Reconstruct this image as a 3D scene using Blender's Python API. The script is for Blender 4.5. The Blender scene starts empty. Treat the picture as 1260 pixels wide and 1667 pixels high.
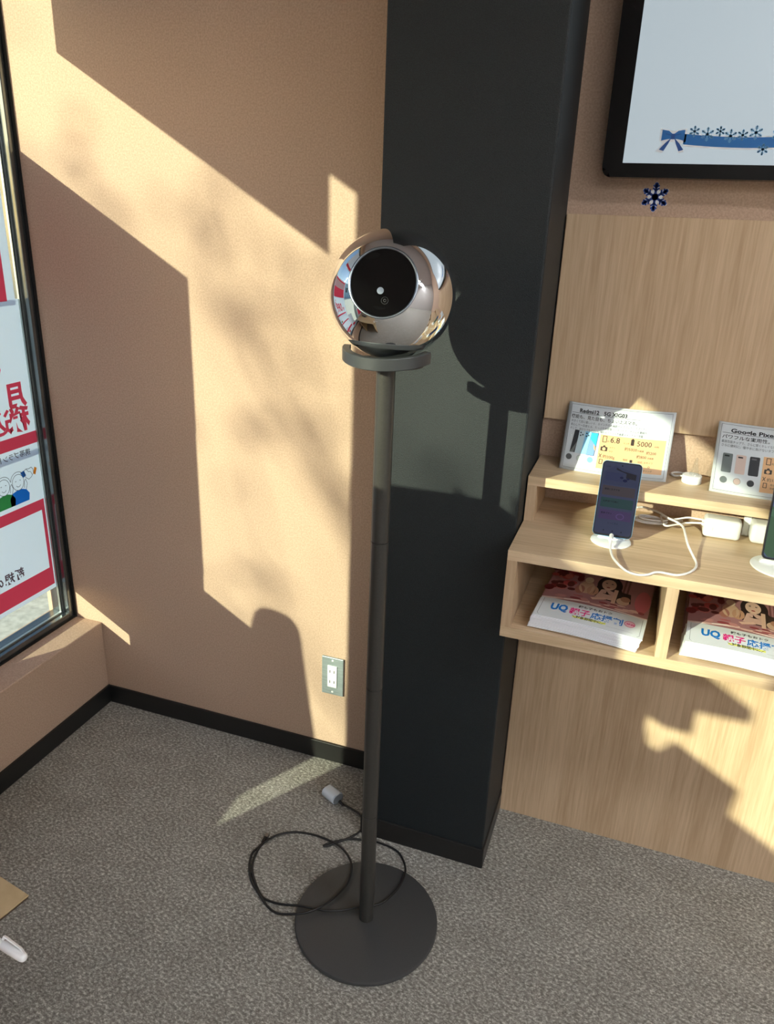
import bpy, bmesh, math, random
from mathutils import Vector, Matrix
random.seed(7)
PI = math.pi
S = bpy.context.scene
COL = S.collection

# ------------------------------------------------------------------ camera
cam_d = bpy.data.cameras.new('camera')
cam = bpy.data.objects.new('camera', cam_d)
COL.objects.link(cam)
RIGHT = Vector((0.94240139, 0.33247821, 0.03657684))
DOWN = Vector((0.15321944, -0.33189818, -0.93078859))
FWD = Vector((-0.29732714, 0.88278074, -0.36372342))
m = Matrix((RIGHT, -DOWN, -FWD)).transposed().to_4x4()
m.translation = Vector((1.48746, -1.68927, 1.5))
cam.matrix_world = m
cam_d.sensor_fit = 'VERTICAL'
cam_d.sensor_height = 36.0
cam_d.lens = 1246.466 * 36.0 / 1667.0
cam_d.clip_start = 0.02
S.camera = cam

# ------------------------------------------------------------------ light and view
S.view_settings.view_transform = 'Standard'
S.view_settings.look = 'None'
S.view_settings.gamma = 1.0
S.view_settings.use_curve_mapping = False
S.view_settings.exposure = 0.0

w = bpy.data.worlds.new('sky')
S.world = w
w.use_nodes = True
nt = w.node_tree
sky = nt.nodes.new('ShaderNodeTexSky')
sky.sky_type = 'NISHITA'
sky.sun_disc = False
sky.sun_elevation = math.radians(17.3)
sky.sun_rotation = math.radians(212)
nt.links.new(sky.outputs[0], nt.nodes['Background'].inputs[0])
nt.nodes['Background'].inputs[1].default_value = 0.22

SUN_DIR = Vector((0.614, 1.0, -0.365)).normalized()
sun_d = bpy.data.lights.new('sun', 'SUN')
sun_d.energy = 9.4
sun_d.angle = math.radians(0.42)
sun_d.color = (1.0, 0.96, 0.71)
sun = bpy.data.objects.new('sun', sun_d)
sun.rotation_euler = SUN_DIR.to_track_quat('-Z', 'Y').to_euler()
sun.location = (-6, -8, 6)
COL.objects.link(sun)
LAMP = 40.0          # round ceiling lamps
PANEL = 28.0         # fill panels added to the ceiling to lift the shade


# ------------------------------------------------------------------ materials
def L(c):
    """sRGB 0-255 -> linear"""
    r = []
    for v in c:
        v /= 255.0
        r.append(v / 12.92 if v <= 0.04045 else ((v + 0.055) / 1.055) ** 2.4)
    return tuple(r) + (1.0,)


def new_mat(name):
    mt = bpy.data.materials.new(name)
    mt.use_nodes = True
    n = mt.node_tree
    return mt, n, n.nodes['Principled BSDF']


def plain(name, c, rough=0.5, metal=0.0, spec=0.5, emit=None, es=1.0):
    mt, n, b = new_mat(name)
    b.inputs['Base Color'].default_value = c if len(c) == 4 else tuple(c) + (1,)
    b.inputs['Roughness'].default_value = rough
    b.inputs['Metallic'].default_value = metal
    b.inputs['Specular IOR Level'].default_value = spec
    if emit:
        b.inputs['Emission Color'].default_value = tuple(emit)[:3] + (1,)
        b.inputs['Emission Strength'].default_value = es
    return mt


def noisy(name, c0, c1, scale, rough=0.6, bump=0.0, detail=3, stretch=(1, 1, 1), lo=0.35, hi=0.65, spec=0.5, bscale=None, metal=0.0):
    mt, n, b = new_mat(name)
    tc = n.nodes.new('ShaderNodeTexCoord')
    mp = n.nodes.new('ShaderNodeMapping')
    mp.inputs['Scale'].default_value = stretch
    n.links.new(tc.outputs['Object'], mp.inputs[0])
    no = n.nodes.new('ShaderNodeTexNoise')
    no.inputs['Scale'].default_value = scale
    no.inputs['Detail'].default_value = detail
    n.links.new(mp.outputs[0], no.inputs['Vector'])
    cr = n.nodes.new('ShaderNodeValToRGB')
    cr.color_ramp.elements[0].position = lo
    cr.color_ramp.elements[0].color = tuple(c0)[:3] + (1,)
    cr.color_ramp.elements[1].position = hi
    cr.color_ramp.elements[1].color = tuple(c1)[:3] + (1,)
    n.links.new(no.outputs['Fac'], cr.inputs[0])
    n.links.new(cr.outputs[0], b.inputs['Base Color'])
    b.inputs['Roughness'].default_value = rough
    b.inputs['Specular IOR Level'].default_value = spec
    b.inputs['Metallic'].default_value = metal
    if bump:
        bp = n.nodes.new('ShaderNodeBump')
        bp.inputs['Strength'].default_value = bump
        bp.inputs['Distance'].default_value = 0.002
        if bscale:
            n2 = n.nodes.new('ShaderNodeTexNoise')
            n2.inputs['Scale'].default_value = bscale
            n2.inputs['Detail'].default_value = 2
            n.links.new(mp.outputs[0], n2.inputs['Vector'])
            n.links.new(n2.outputs['Fac'], bp.inputs['Height'])
        else:
            n.links.new(no.outputs['Fac'], bp.inputs['Height'])
        n.links.new(bp.outputs[0], b.inputs['Normal'])
    return mt


def wood(name, axis, light=(0.66, 0.50, 0.33), dark=(0.50, 0.36, 0.22), rough=0.42):
    """straight-grained pale wood, grain running along axis (0 x, 2 z)"""
    mt, n, b = new_mat(name)
    tc = n.nodes.new('ShaderNodeTexCoord')
    mp = n.nodes.new('ShaderNodeMapping')
    sc = [1, 1, 1]
    sc[axis] = 0.035
    mp.inputs['Scale'].default_value = sc
    n.links.new(tc.outputs['Object'], mp.inputs[0])
    n1 = n.nodes.new('ShaderNodeTexNoise')
    n1.inputs['Scale'].default_value = 170
    n1.inputs['Detail'].default_value = 4
    n1.inputs['Roughness'].default_value = 0.6
    n.links.new(mp.outputs[0], n1.inputs['Vector'])
    n2 = n.nodes.new('ShaderNodeTexNoise')
    n2.inputs['Scale'].default_value = 16
    n2.inputs['Detail'].default_value = 2
    n.links.new(mp.outputs[0], n2.inputs['Vector'])
    mx = n.nodes.new('ShaderNodeMix')
    mx.data_type = 'FLOAT'
    mx.inputs[0].default_value = 0.42
    n.links.new(n1.outputs['Fac'], mx.inputs[2])
    n.links.new(n2.outputs['Fac'], mx.inputs[3])
    cr = n.nodes.new('ShaderNodeValToRGB')
    cr.color_ramp.elements[0].position = 0.36
    cr.color_ramp.elements[0].color = tuple(dark) + (1,)
    cr.color_ramp.elements[1].position = 0.60
    cr.color_ramp.elements[1].color = tuple(light) + (1,)
    n.links.new(mx.outputs[0], cr.inputs[0])
    n.links.new(cr.outputs[0], b.inputs['Base Color'])
    b.inputs['Roughness'].default_value = rough
    b.inputs['Specular IOR Level'].default_value = 0.35
    bp = n.nodes.new('ShaderNodeBump')
    bp.inputs['Strength'].default_value = 0.08
    bp.inputs['Distance'].default_value = 0.001
    n.links.new(n1.outputs['Fac'], bp.inputs['Height'])
    n.links.new(bp.outputs[0], b.inputs['Normal'])
    return mt


def paper_trans(name, c, t=0.45):
    """thin printed paper that lets daylight through"""
    mt, n, b = new_mat(name)
    n.nodes.remove(b)
    out = n.nodes['Material Output']
    d = n.nodes.new('ShaderNodeBsdfDiffuse')
    tr = n.nodes.new('ShaderNodeBsdfTranslucent')
    mx = n.nodes.new('ShaderNodeMixShader')
    mx.inputs[0].default_value = t
    d.inputs[0].default_value = tuple(c)[:3] + (1,)
    tr.inputs[0].default_value = tuple(c)[:3] + (1,)
    n.links.new(d.outputs[0], mx.inputs[1])
    n.links.new(tr.outputs[0], mx.inputs[2])
    n.links.new(mx.outputs[0], out.inputs[0])
    return mt


def glass_mat(name, tint=(0.93, 0.97, 0.96), r0=0.04, rough=0.0):
    """thin sheet: transmits straight through, mirrors at grazing angles"""
    mt, n, b = new_mat(name)
    n.nodes.remove(b)
    out = n.nodes['Material Output']
    t = n.nodes.new('ShaderNodeBsdfTransparent')
    t.inputs[0].default_value = tuple(tint) + (1,)
    g = n.nodes.new('ShaderNodeBsdfGlossy')
    g.inputs['Roughness'].default_value = rough
    f = n.nodes.new('ShaderNodeLayerWeight')
    f.inputs['Blend'].default_value = 0.5
    pw = n.nodes.new('ShaderNodeMath')
    pw.operation = 'POWER'
    pw.inputs[1].default_value = 5.0
    n.links.new(f.outputs['Facing'], pw.inputs[0])
    ml = n.nodes.new('ShaderNodeMath')
    ml.operation = 'MULTIPLY_ADD'
    ml.inputs[1].default_value = 0.9
    ml.inputs[2].default_value = r0
    n.links.new(pw.outputs[0], ml.inputs[0])
    mx = n.nodes.new('ShaderNodeMixShader')
    n.links.new(ml.outputs[0], mx.inputs[0])
    n.links.new(t.outputs[0], mx.inputs[1])
    n.links.new(g.outputs[0], mx.inputs[2])
    n.links.new(mx.outputs[0], out.inputs[0])
    return mt


M = {}
M['wall'] = noisy('brown plaster', (0.43, 0.305, 0.225), (0.53, 0.380, 0.285), 260, rough=0.8, bump=0.30, detail=2, spec=0.2)
M['column'] = noisy('black textured vinyl', (0.001, 0.002, 0.004), (0.010, 0.018, 0.021), 620, rough=0.58, bump=0.6, detail=2, spec=0.5, lo=0.3, hi=0.75)
M['vinyl'] = plain('black vinyl skirting', (0.012, 0.012, 0.012, 1), 0.35)
M['white_wall'] = noisy('grey brown paint', (0.42, 0.40, 0.38), (0.46, 0.44, 0.42), 80, rough=0.8)
M['ceiling'] = noisy('grey ceiling board', (0.48, 0.45, 0.46), (0.52, 0.49, 0.50), 40, rough=0.9)
M['wood_x'] = wood('pale ash grain along the shelf', 0)
M['wood_z'] = wood('pale ash upright grain', 2, (0.60, 0.44, 0.29), (0.44, 0.305, 0.185))
M['pole'] = noisy('dark bronze grey metal', (0.050, 0.048, 0.043), (0.058, 0.055, 0.050), 300, rough=0.32, metal=0.30)
M['base'] = noisy('charcoal powder coat', (0.046, 0.047, 0.048), (0.056, 0.057, 0.058), 900, rough=0.5, bump=0.15, spec=0.4)
M['cradle'] = plain('satin charcoal metal', (0.075, 0.080, 0.085, 1), 0.36, 0.55)
M['chrome'] = plain('mirror chrome', (0.86, 0.87, 0.89, 1), 0.012, 1.0)
M['bezel'] = plain('brushed silver rim', (0.30, 0.35, 0.40, 1), 0.28, 1.0)
M['black_glass'] = plain('black glass', (0.002, 0.002, 0.002, 1), 0.02, 0.0, 0.4)
M['lens_white'] = plain('pale grey lens', (0.40, 0.47, 0.54, 1), 0.3)
M['lens_ring'] = plain('dim lens ring', (0.04, 0.042, 0.045, 1), 0.3)
M['steel'] = noisy('steel window frame', (0.15, 0.17, 0.18), (0.21, 0.23, 0.24), 9, rough=0.2, metal=0.9)
M['steel_light'] = plain('bright glazing bead', (0.42, 0.47, 0.46, 1), 0.3, 0.8)
M['gasket'] = plain('black rubber gasket', (0.006, 0.006, 0.006, 1), 0.6)
M['glass'] = glass_mat('window glass')
M['clear'] = glass_mat('clear plastic', (0.93, 0.95, 0.95))
M['paper'] = plain('white card', (0.74, 0.77, 0.80, 1), 0.35, 0, 0.5)
M['white'] = plain('white plastic', (0.80, 0.82, 0.82, 1), 0.32)
M['white_cable'] = plain('white cable', (0.78, 0.77, 0.76, 1), 0.4)
M['adapter'] = plain('pale grey-white adapter', (0.60, 0.67, 0.75, 1), 0.4)
M['adapter_end'] = plain('grey adapter face', (0.22, 0.24, 0.26, 1), 0.45)
M['black_cable'] = plain('black cable', (0.008, 0.008, 0.009, 1), 0.5)
M['plug'] = plain('grey metal plug', (0.20, 0.19, 0.19, 1), 0.3, 0.8)
M['plate'] = noisy('brushed steel plate', (0.33, 0.40, 0.41), (0.41, 0.48, 0.49), 25, rough=0.42, stretch=(1, 1, 8), metal=0.5)
M['socket'] = plain('white socket', (0.85, 0.86, 0.86, 1), 0.35)
M['slot'] = plain('dark slot', (0.03, 0.03, 0.03, 1), 0.6)
M['tv_black'] = plain('gloss black frame', (0.003, 0.003, 0.003, 1), 0.16, 0, 0.25)
M['tv_screen'] = plain('white lit screen', (0.10, 0.11, 0.12, 1), 0.25, 0, 0.4, emit=(0.385, 0.455, 0.495), es=1.0)
M['phone_body'] = plain('black phone body', (0.012, 0.013, 0.018, 1), 0.15, 0, 0.6)
M['blue_edge'] = plain('sky blue phone rim', (0.16, 0.42, 0.72, 1), 0.25, 0.2)
M['pen'] = plain('white pen plastic', (0.80, 0.80, 0.80, 1), 0.28)
M['counter_top'] = noisy('tan counter laminate', (0.44, 0.32, 0.17), (0.49, 0.36, 0.20), 60, rough=0.55)
M['counter_edge'] = plain('dark counter edge', (0.05, 0.028, 0.016, 1), 0.5)
M['black_leather'] = plain('black leather', (0.01, 0.01, 0.011, 1), 0.45)
M['grey_panel'] = plain('beige screen cloth', (0.34, 0.30, 0.26, 1), 0.8)
M['asphalt'] = noisy('pale paving', (0.42, 0.42, 0.40), (0.60, 0.60, 0.57), 30, rough=0.9)
M['post'] = plain('brown post', (0.22, 0.15, 0.10, 1), 0.6)
M['arch_blocker'] = plain('grey bollard', (0.30, 0.31, 0.32, 1), 0.5)
M['bark'] = noisy('bark', (0.06, 0.045, 0.035), (0.12, 0.09, 0.07), 30, rough=0.9)
M['leaf'] = plain('dull green leaf', (0.05, 0.09, 0.025, 1), 0.6)
M['facade'] = noisy('pale blue facade', (0.30, 0.44, 0.56), (0.36, 0.50, 0.62), 6, rough=0.8)
M['facade_glass'] = plain('dark window', (0.03, 0.04, 0.06, 1), 0.1)
M['lamp'] = plain('lamp diffuser', (1, 1, 1, 1), 0.5, emit=(0.96, 0.98, 1.0), es=LAMP)
M['lamp_frame'] = plain('lamp frame', (0.7, 0.7, 0.7, 1), 0.5)

# carpet: looped pile, dark ground with pale flecks
mt, n, b = new_mat('grey fleck carpet')
tc = n.nodes.new('ShaderNodeTexCoord')
mp = n.nodes.new('ShaderNodeMapping')
mp.inputs['Rotation'].default_value = (0, 0, 0.5)
mp.inputs['Scale'].default_value = (1.0, 1.5, 1)
n.links.new(tc.outputs['Object'], mp.inputs[0])
n1 = n.nodes.new('ShaderNodeTexNoise')
n1.inputs['Scale'].default_value = 122
n1.inputs['Detail'].default_value = 7
n1.inputs['Roughness'].default_value = 0.82
n.links.new(mp.outputs[0], n1.inputs['Vector'])
n2 = n.nodes.new('ShaderNodeTexNoise')
n2.inputs['Scale'].default_value = 9
n2.inputs['Detail'].default_value = 3
n.links.new(mp.outputs[0], n2.inputs['Vector'])
cr = n.nodes.new('ShaderNodeValToRGB')
e = cr.color_ramp.elements
e[0].position = 0.41
e[0].color = (0.175, 0.165, 0.148, 1)
e[1].position = 0.61
e[1].color = (0.74, 0.725, 0.67, 1)
k = e.new(0.52)
k.color = (0.345, 0.33, 0.295, 1)
n.links.new(n1.outputs['Fac'], cr.inputs[0])
mx = n.nodes.new('ShaderNodeMix')
mx.data_type = 'RGBA'
mx.blend_type = 'MULTIPLY'
mx.inputs[0].default_value = 0.35
n.links.new(cr.outputs[0], mx.inputs[6])
cr2 = n.nodes.new('ShaderNodeValToRGB')
cr2.color_ramp.elements[0].position = 0.35
cr2.color_ramp.elements[0].color = (0.6, 0.58, 0.56, 1)
cr2.color_ramp.elements[1].position = 0.65
n.links.new(n2.outputs['Fac'], cr2.inputs[0])
n.links.new(cr2.outputs[0], mx.inputs[7])
n.links.new(mx.outputs[2], b.inputs['Base Color'])
b.inputs['Roughness'].default_value = 0.95
b.inputs['Specular IOR Level'].default_value = 0.15
bp = n.nodes.new('ShaderNodeBump')
bp.inputs['Strength'].default_value = 0.7
bp.inputs['Distance'].default_value = 0.004
n.links.new(n1.outputs['Fac'], bp.inputs['Height'])
n.links.new(bp.outputs[0], b.inputs['Normal'])
M['carpet'] = mt

INK = {}


def ink(c, rough=0.4):
    """flat printed colour, c in sRGB 0-255"""
    key = (tuple(c), rough)
    if key not in INK:
        INK[key] = plain('print %d %d %d' % tuple(c), L(c), rough)
    return INK[key]


TINK = {}


def tink(c, t=0.45):
    key = (tuple(c), t)
    if key not in TINK:
        TINK[key] = paper_trans('poster ink %d %d %d' % tuple(c), L(c), t)
    return TINK[key]


# ------------------------------------------------------------------ mesh helpers
class MB:
    def __init__(self):
        self.bm = bmesh.new()

    def box(self, x0, x1, y0, y1, z0, z1, bev=0.0, seg=2, mat=None):
        r = bmesh.ops.create_cube(self.bm, size=1.0)
        vs = r['verts']
        for v in vs:
            v.co = Vector(((x0 + x1) / 2 + v.co.x * (x1 - x0), (y0 + y1) / 2 + v.co.y * (y1 - y0), (z0 + z1) / 2 + v.co.z * (z1 - z0)))
        if bev:
            es = list({e for v in vs for e in v.link_edges})
            bmesh.ops.bevel(self.bm, geom=es, offset=bev, segments=seg, profile=0.5, affect='EDGES')
        return self

    def lathe(self, prof, segs=48, mtx=None, cap=True):
        """prof: list of (r, z), revolved about local z"""
        rings = []
        for r, z in prof:
            if r < 1e-6:
                p = Vector((0, 0, z))
                rings.append([self.bm.verts.new(mtx @ p if mtx else p)])
            else:
                ring = []
                for i in range(segs):
                    a = 2 * PI * i / segs
                    p = Vector((r * math.cos(a), r * math.sin(a), z))
                    ring.append(self.bm.verts.new(mtx @ p if mtx else p))
                rings.append(ring)
        for A, B in zip(rings, rings[1:]):
            for i in range(segs):
                j = (i + 1) % segs
                q = [A[i % len(A)], A[j % len(A)], B[j % len(B)], B[i % len(B)]]
                u = []
                for v in q:
                    if v not in u:
                        u.append(v)
                if len(u) > 2:
                    self.bm.faces.new(u)
        if cap:
            for ring in (rings[0], rings[-1]):
                if len(ring) > 2:
                    self.bm.faces.new(ring)
        return self

    def tube(self, pts, r, segs=8, r_end=None):
        pts = [Vector(p) for p in pts]
        n = len(pts)
        rings = []
        up = Vector((0, 0, 1))
        for i, p in enumerate(pts):
            t = (pts[min(i + 1, n - 1)] - pts[max(i - 1, 0)])
            if t.length < 1e-9:
                t = Vector((1, 0, 0))
            t.normalize()
            if i == 0:
                a = t.orthogonal().normalized()
            else:
                a = (a - t * a.dot(t))
                a = a.normalized() if a.length > 1e-6 else t.orthogonal().normalized()
            bb = t.cross(a)
            rr = r if r_end is None else r + (r_end - r) * i / (n - 1)
            rings.append([self.bm.verts.new(p + rr * (math.cos(2 * PI * k / segs) * a + math.sin(2 * PI * k / segs) * bb)) for k in range(segs)])
        for A, B in zip(rings, rings[1:]):
            for k in range(segs):
                self.bm.faces.new((A[k], A[(k + 1) % segs], B[(k + 1) % segs], B[k]))
        self.bm.faces.new(rings[0])
        self.bm.faces.new(rings[-1])
        return self

    def prism(self, poly, depth, mtx=None, bev=0.0):
        """poly: list of (u, v); extruded along local z from 0 to depth"""
        f = lambda p: (mtx @ Vector(p)) if mtx else Vector(p)
        A = [self.bm.verts.new(f((u, v, 0))) for u, v in poly]
        B = [self.bm.verts.new(f((u, v, depth))) for u, v in poly]
        k = len(poly)
        self.bm.faces.new(A[::-1])
        self.bm.faces.new(B)
        es = []
        for i in range(k):
            fc = self.bm.faces.new((A[i], A[(i + 1) % k], B[(i + 1) % k], B[i]))
        if bev:
            fs = {e for v in B for e in v.link_edges if e.other_vert(v) in B}
            bmesh.ops.bevel(self.bm, geom=list(fs), offset=bev, segments=2, affect='EDGES')
        return self

    def build(self, name, mat, parent=None, smooth=None, loc=None):
        bmesh.ops.recalc_face_normals(self.bm, faces=self.bm.faces[:])
        me = bpy.data.meshes.new(name)
        self.bm.to_mesh(me)
        self.bm.free()
        me.materials.append(mat)
        if smooth:
            for p in me.polygons:
                p.use_smooth = True
            if smooth is not True:
                me.set_sharp_from_angle(angle=math.radians(smooth))
        o = bpy.data.objects.new(name, me)
        COL.objects.link(o)
        if parent:
            o.parent = parent
            o.matrix_parent_inverse = parent.matrix_basis.inverted()
        if loc:
            o.location = loc
        return o


def tag(o, label=None, cat=None, group=None, kind=None):
    if label:
        o['label'] = label
    if cat:
        o['category'] = cat
    if group:
        o['group'] = group
    if kind:
        o['kind'] = kind
    return o


def empty(name, loc, label, cat, group=None):
    o = bpy.data.objects.new(name, None)
    o.empty_display_size = 0.05
    o.location = loc
    COL.objects.link(o)
    return tag(o, label, cat, group)


def struct(o):
    o['kind'] = 'structure'
    return o


def rrect(x0, y0, x1, y1, r, k=6):
    out = []
    for cx, cy, a0 in ((x1 - r, y1 - r, 0), (x0 + r, y1 - r, PI / 2), (x0 + r, y0 + r, PI), (x1 - r, y0 + r, 1.5 * PI)):
        for i in range(k + 1):
            a = a0 + PI / 2 * i / k
            out.append((cx + r * math.cos(a), cy + r * math.sin(a)))
    return out


def ell(cx, cy, rx, ry, k=24, a0=0.0, a1=2 * PI):
    full = abs(a1 - a0 - 2 * PI) < 1e-6
    nn = k if full else k + 1
    return [(cx + rx * math.cos(a0 + (a1 - a0) * i / k), cy + ry * math.sin(a0 + (a1 - a0) * i / k)) for i in range(nn)]


def smooth_path(pts, sub=6):
    P = [Vector(p) for p in pts]
    out = []
    for i in range(len(P) - 1):
        p0, p1, p2, p3 = P[max(i - 1, 0)], P[i], P[i + 1], P[min(i + 2, len(P) - 1)]
        for s in range(sub):
            t = s / sub
            out.append(0.5 * ((2 * p1) + (p2 - p0) * t + (2 * p0 - 5 * p1 + 4 * p2 - p3) * t * t + (-p0 + 3 * p1 - 3 * p2 + p3) * t ** 3))
    out.append(P[-1])
    return out


TEXT_CACHE = {}


def text_geo(s, bold=0.0, align='LEFT'):
    key = (s, bold, align)
    if key not in TEXT_CACHE:
        cu = bpy.data.curves.new('lettering', 'FONT')
        cu.body = s
        cu.size = 1.0
        cu.offset = bold
        cu.align_x = align
        cu.resolution_u = 2
        o = bpy.data.objects.new('lettering', cu)
        COL.objects.link(o)
        dg = bpy.context.evaluated_depsgraph_get()
        me = bpy.data.meshes.new_from_object(o.evaluated_get(dg))
        g = ([(v.co.x, v.co.y) for v in me.vertices], [tuple(p.vertices) for p in me.polygons])
        bpy.data.objects.remove(o)
        bpy.data.curves.remove(cu)
        bpy.data.meshes.remove(me)
        TEXT_CACHE[key] = g
    return TEXT_CACHE[key]


class Art:
    """flat print: coloured shapes on one sheet; place(u, v, h) gives the 3D point"""

    def __init__(self):
        self.v = []
        self.f = []
        self.mi = []
        self.mats = []

    def mat(self, mt):
        if mt not in self.mats:
            self.mats.append(mt)
        return self.mats.index(mt)

    def poly(self, pts, mt, lev=1):
        b0 = len(self.v)
        self.v += [(u, v, lev) for u, v in pts]
        self.f.append(tuple(range(b0, b0 + len(pts))))
        self.mi.append(self.mat(mt))
        return self

    def grid(self, u0, v0, u1, v1, mt, lev=1, nu=12, nv=6):
        b0 = len(self.v)
        for j in range(nv + 1):
            for i in range(nu + 1):
                self.v.append((u0 + (u1 - u0) * i / nu, v0 + (v1 - v0) * j / nv, lev))
        for j in range(nv):
            for i in range(nu):
                a = b0 + j * (nu + 1) + i
                self.f.append((a, a + 1, a + nu + 2, a + nu + 1))
                self.mi.append(self.mat(mt))
        return self

    def line(self, u0, v0, u1, v1, wd, mt, lev=1, k=10):
        d = Vector((u1 - u0, v1 - v0))
        nrm = Vector((-d.y, d.x)).normalized() * wd / 2
        for i in range(k):
            a = Vector((u0, v0)) + d * (i / k)
            c = Vector((u0, v0)) + d * ((i + 1) / k)
            self.poly([tuple(a - nrm), tuple(c - nrm), tuple(c + nrm), tuple(a + nrm)], mt, lev)
        return self

    def path(self, pts, wd, mt, lev=1):
        for a, c in zip(pts, pts[1:]):
            self.line(a[0], a[1], c[0], c[1], wd, mt, lev, 1)
        return self

    def ring(self, u0, v0, u1, v1, wd, mt, lev=1):
        self.line(u0 - wd / 2, v0, u1 + wd / 2, v0, wd, mt, lev)
        self.line(u0 - wd / 2, v1, u1 + wd / 2, v1, wd, mt, lev)
        self.line(u0, v0, u0, v1, wd, mt, lev)
        self.line(u1, v0, u1, v1, wd, mt, lev)
        return self

    def text(self, s, u, v, size, mt, lev=2, bold=0.0, align='LEFT', width=None, slant=0.0):
        vs, fs = text_geo(s, bold, align)
        sx = size
        if width and vs:
            ext = max(p[0] for p in vs) - min(p[0] for p in vs)
            sx = width / ext
        b0 = len(self.v)
        self.v += [(u + x * sx + y * slant * size, v + y * size, lev) for x, y in vs]
        k = self.mat(mt)
        for f in fs:
            self.f.append(tuple(b0 + i for i in f))
            self.mi.append(k)
        return self

    def build(self, name, place, parent=None, step=0.00012):
        me = bpy.data.meshes.new(name)
        me.from_pydata([place(u, v, h * step) for u, v, h in self.v], [], self.f)
        for mt in self.mats:
            me.materials.append(mt)
        for p, k in zip(me.polygons, self.mi):
            p.material_index = k
        me.update()
        o = bpy.data.objects.new(name, me)
        COL.objects.link(o)
        if parent:
            o.parent = parent
            o.matrix_parent_inverse = parent.matrix_basis.inverted()
        return o


# ================================================================== the room
XR, YF, ZC = 5.4, -6.2, 2.75
GX = -0.13                                     # plane of the window glass
struct(MB().box(-0.02, XR, YF, 0.02, -0.06, 0.0).build('floor', M['carpet']))
struct(MB().box(-0.2, XR + 0.1, YF - 0.1, 0.12, ZC, ZC + 0.08).build('ceiling', M['ceiling']))
struct(MB().box(-0.20, XR + 0.1, 0.0, 0.12, -0.06, ZC).build('wall_back', M['wall']))
struct(MB().box(XR, XR + 0.1, YF, 0.0, -0.06, ZC).build('wall_right', M['white_wall']))
struct(MB().box(-0.2, XR + 0.1, YF - 0.1, YF, -0.06, ZC).build('wall_front', M['white_wall']))
# wall under the window: its top is the inner sill
struct(MB().box(-0.20, 0.0, YF, 0.0, -0.06, 0.286, bev=0.003).build('wall_left', M['wall']))
struct(MB().box(-0.20, 0.0, YF, -5.5, 0.286, ZC).build('wall_left', M['wall']))
struct(MB().box(-0.20, 0.0, -5.5, 0.0, 2.60, ZC).build('wall_left', M['wall']))
struct(MB().box(0.960, 1.277, -0.232, 0.0, 0.0, ZC, bev=0.004).build('wall_column', M['column']))
struct(MB().box(0.008, 0.960, -0.008, 0.0, 0.0, 0.061, bev=0.002).build('baseboard_back', M['vinyl']))
struct(MB().box(0.0, 0.008, YF, 0.0, 0.0, 0.061, bev=0.002).build('baseboard_left', M['vinyl']))
o = MB().box(0.958, 1.281, -0.236, -0.002, 0.0, 0.060, bev=0.003).build('baseboard_column', M['vinyl'])
struct(o)

# ------------------------------------------------------------------ window
win = bpy.data.objects.new('window_1', None)
win.location = (GX, -2.7, 0.286)
COL.objects.link(win)
win['kind'] = 'structure'
H0, H1 = 0.286, 2.60
# jambs, head and sill rail of the steel frame
MB().box(-0.165, -0.100, -0.022, 0.0, H0, H1, bev=0.002).build('frame', M['steel'], win)
MB().box(-0.165, -0.100, -5.5, -0.022, H0, H0 + 0.022, bev=0.002).build('frame', M['steel'], win)
MB().box(-0.165, -0.100, -5.5, -0.022, H1 - 0.03, H1, bev=0.002).build('frame', M['steel'], win)
MB().box(-0.165, -0.100, -5.5, -5.47, H0, H1, bev=0.002).build('frame', M['steel'], win)
MB().box(-0.099, -0.092, -0.004, 0.0, H0, H1).build('gasket', M['gasket'], win)
MB().box(-0.100, -0.094, -5.5, -0.004, H0, H0 + 0.004).build('gasket', M['gasket'], win)
for a, c in ((0.0225, 0.0265), (0.030, 0.033)):
    MB().box(GX + 0.002, GX + 0.008, -c, -a, H0 + 0.02, H1 - 0.03).build('glazing_bead', M['steel_light'], win)
MB().box(GX + 0.002, GX + 0.006, -0.030, -0.0265, H0 + 0.02, H1 - 0.03).build('glazing_bead', M['gasket'], win)
MB().box(GX + 0.002, GX + 0.010, -5.47, -0.03, H0 + 0.022, H0 + 0.027).build('glazing_bead', M['steel_light'], win)
MB().box(GX - 0.003, GX, -5.47, -0.022, H0 + 0.02, H1 - 0.03).build('pane', M['glass'], win)
# mullion between the two lights
MB().box(-0.165, -0.100, -2.010, -1.900, H0, H1, bev=0.003).build('mullion', M['steel'], win)

# ------------------------------------------------------------------ posters taped to the glass
RED = (238, 84, 108)
PAPER = (228, 238, 250)


def poster_place(y_right):
    return lambda u, v, h: (GX + 0.0008 + h, y_right - u, v)


def poster(y1, y0, z0, z1, label, art=None, group='posters taped to the window', mt=None, t=0.5, dx=0.0, poly=None):
    """y1 is the edge nearer the corner; printing faces the street and shows through"""
    root = empty('window_poster', (GX + 0.0012, (y0 + y1) / 2, z0), label, 'poster', group)
    if poly:
        MB().prism(poly, 0.001, Matrix(((0, 0, 1, GX + 0.0002 + dx), (1, 0, 0, 0), (0, 1, 0, 0), (0, 0, 0, 1)))).build('sheet', mt or tink(PAPER, t), root)
    else:
        MB().box(GX + 0.0002 + dx, GX + 0.0012 + dx, y0, y1, z0, z1).build('sheet', mt or tink(PAPER, t), root)
    if art:
        art.build('printing', lambda u, v, h: (GX + 0.0013 + dx + h, y1 - u, z0 + v), root, 0.0002)
    return root


r_ = tink(RED)
Y0, Y1 = -0.82, -0.045
a = Art().grid(0.028, 0.012, 0.745, 0.372, r_, 1, 1, 1)
a.grid(0.05, 0.20, 0.72, 0.34, tink(PAPER), 2, 1, 1)
poster(Y1, Y0, 1.237, 1.632, 'red poster with white edges, top of the column of posters beside the corner', a, dx=0.004)

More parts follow.
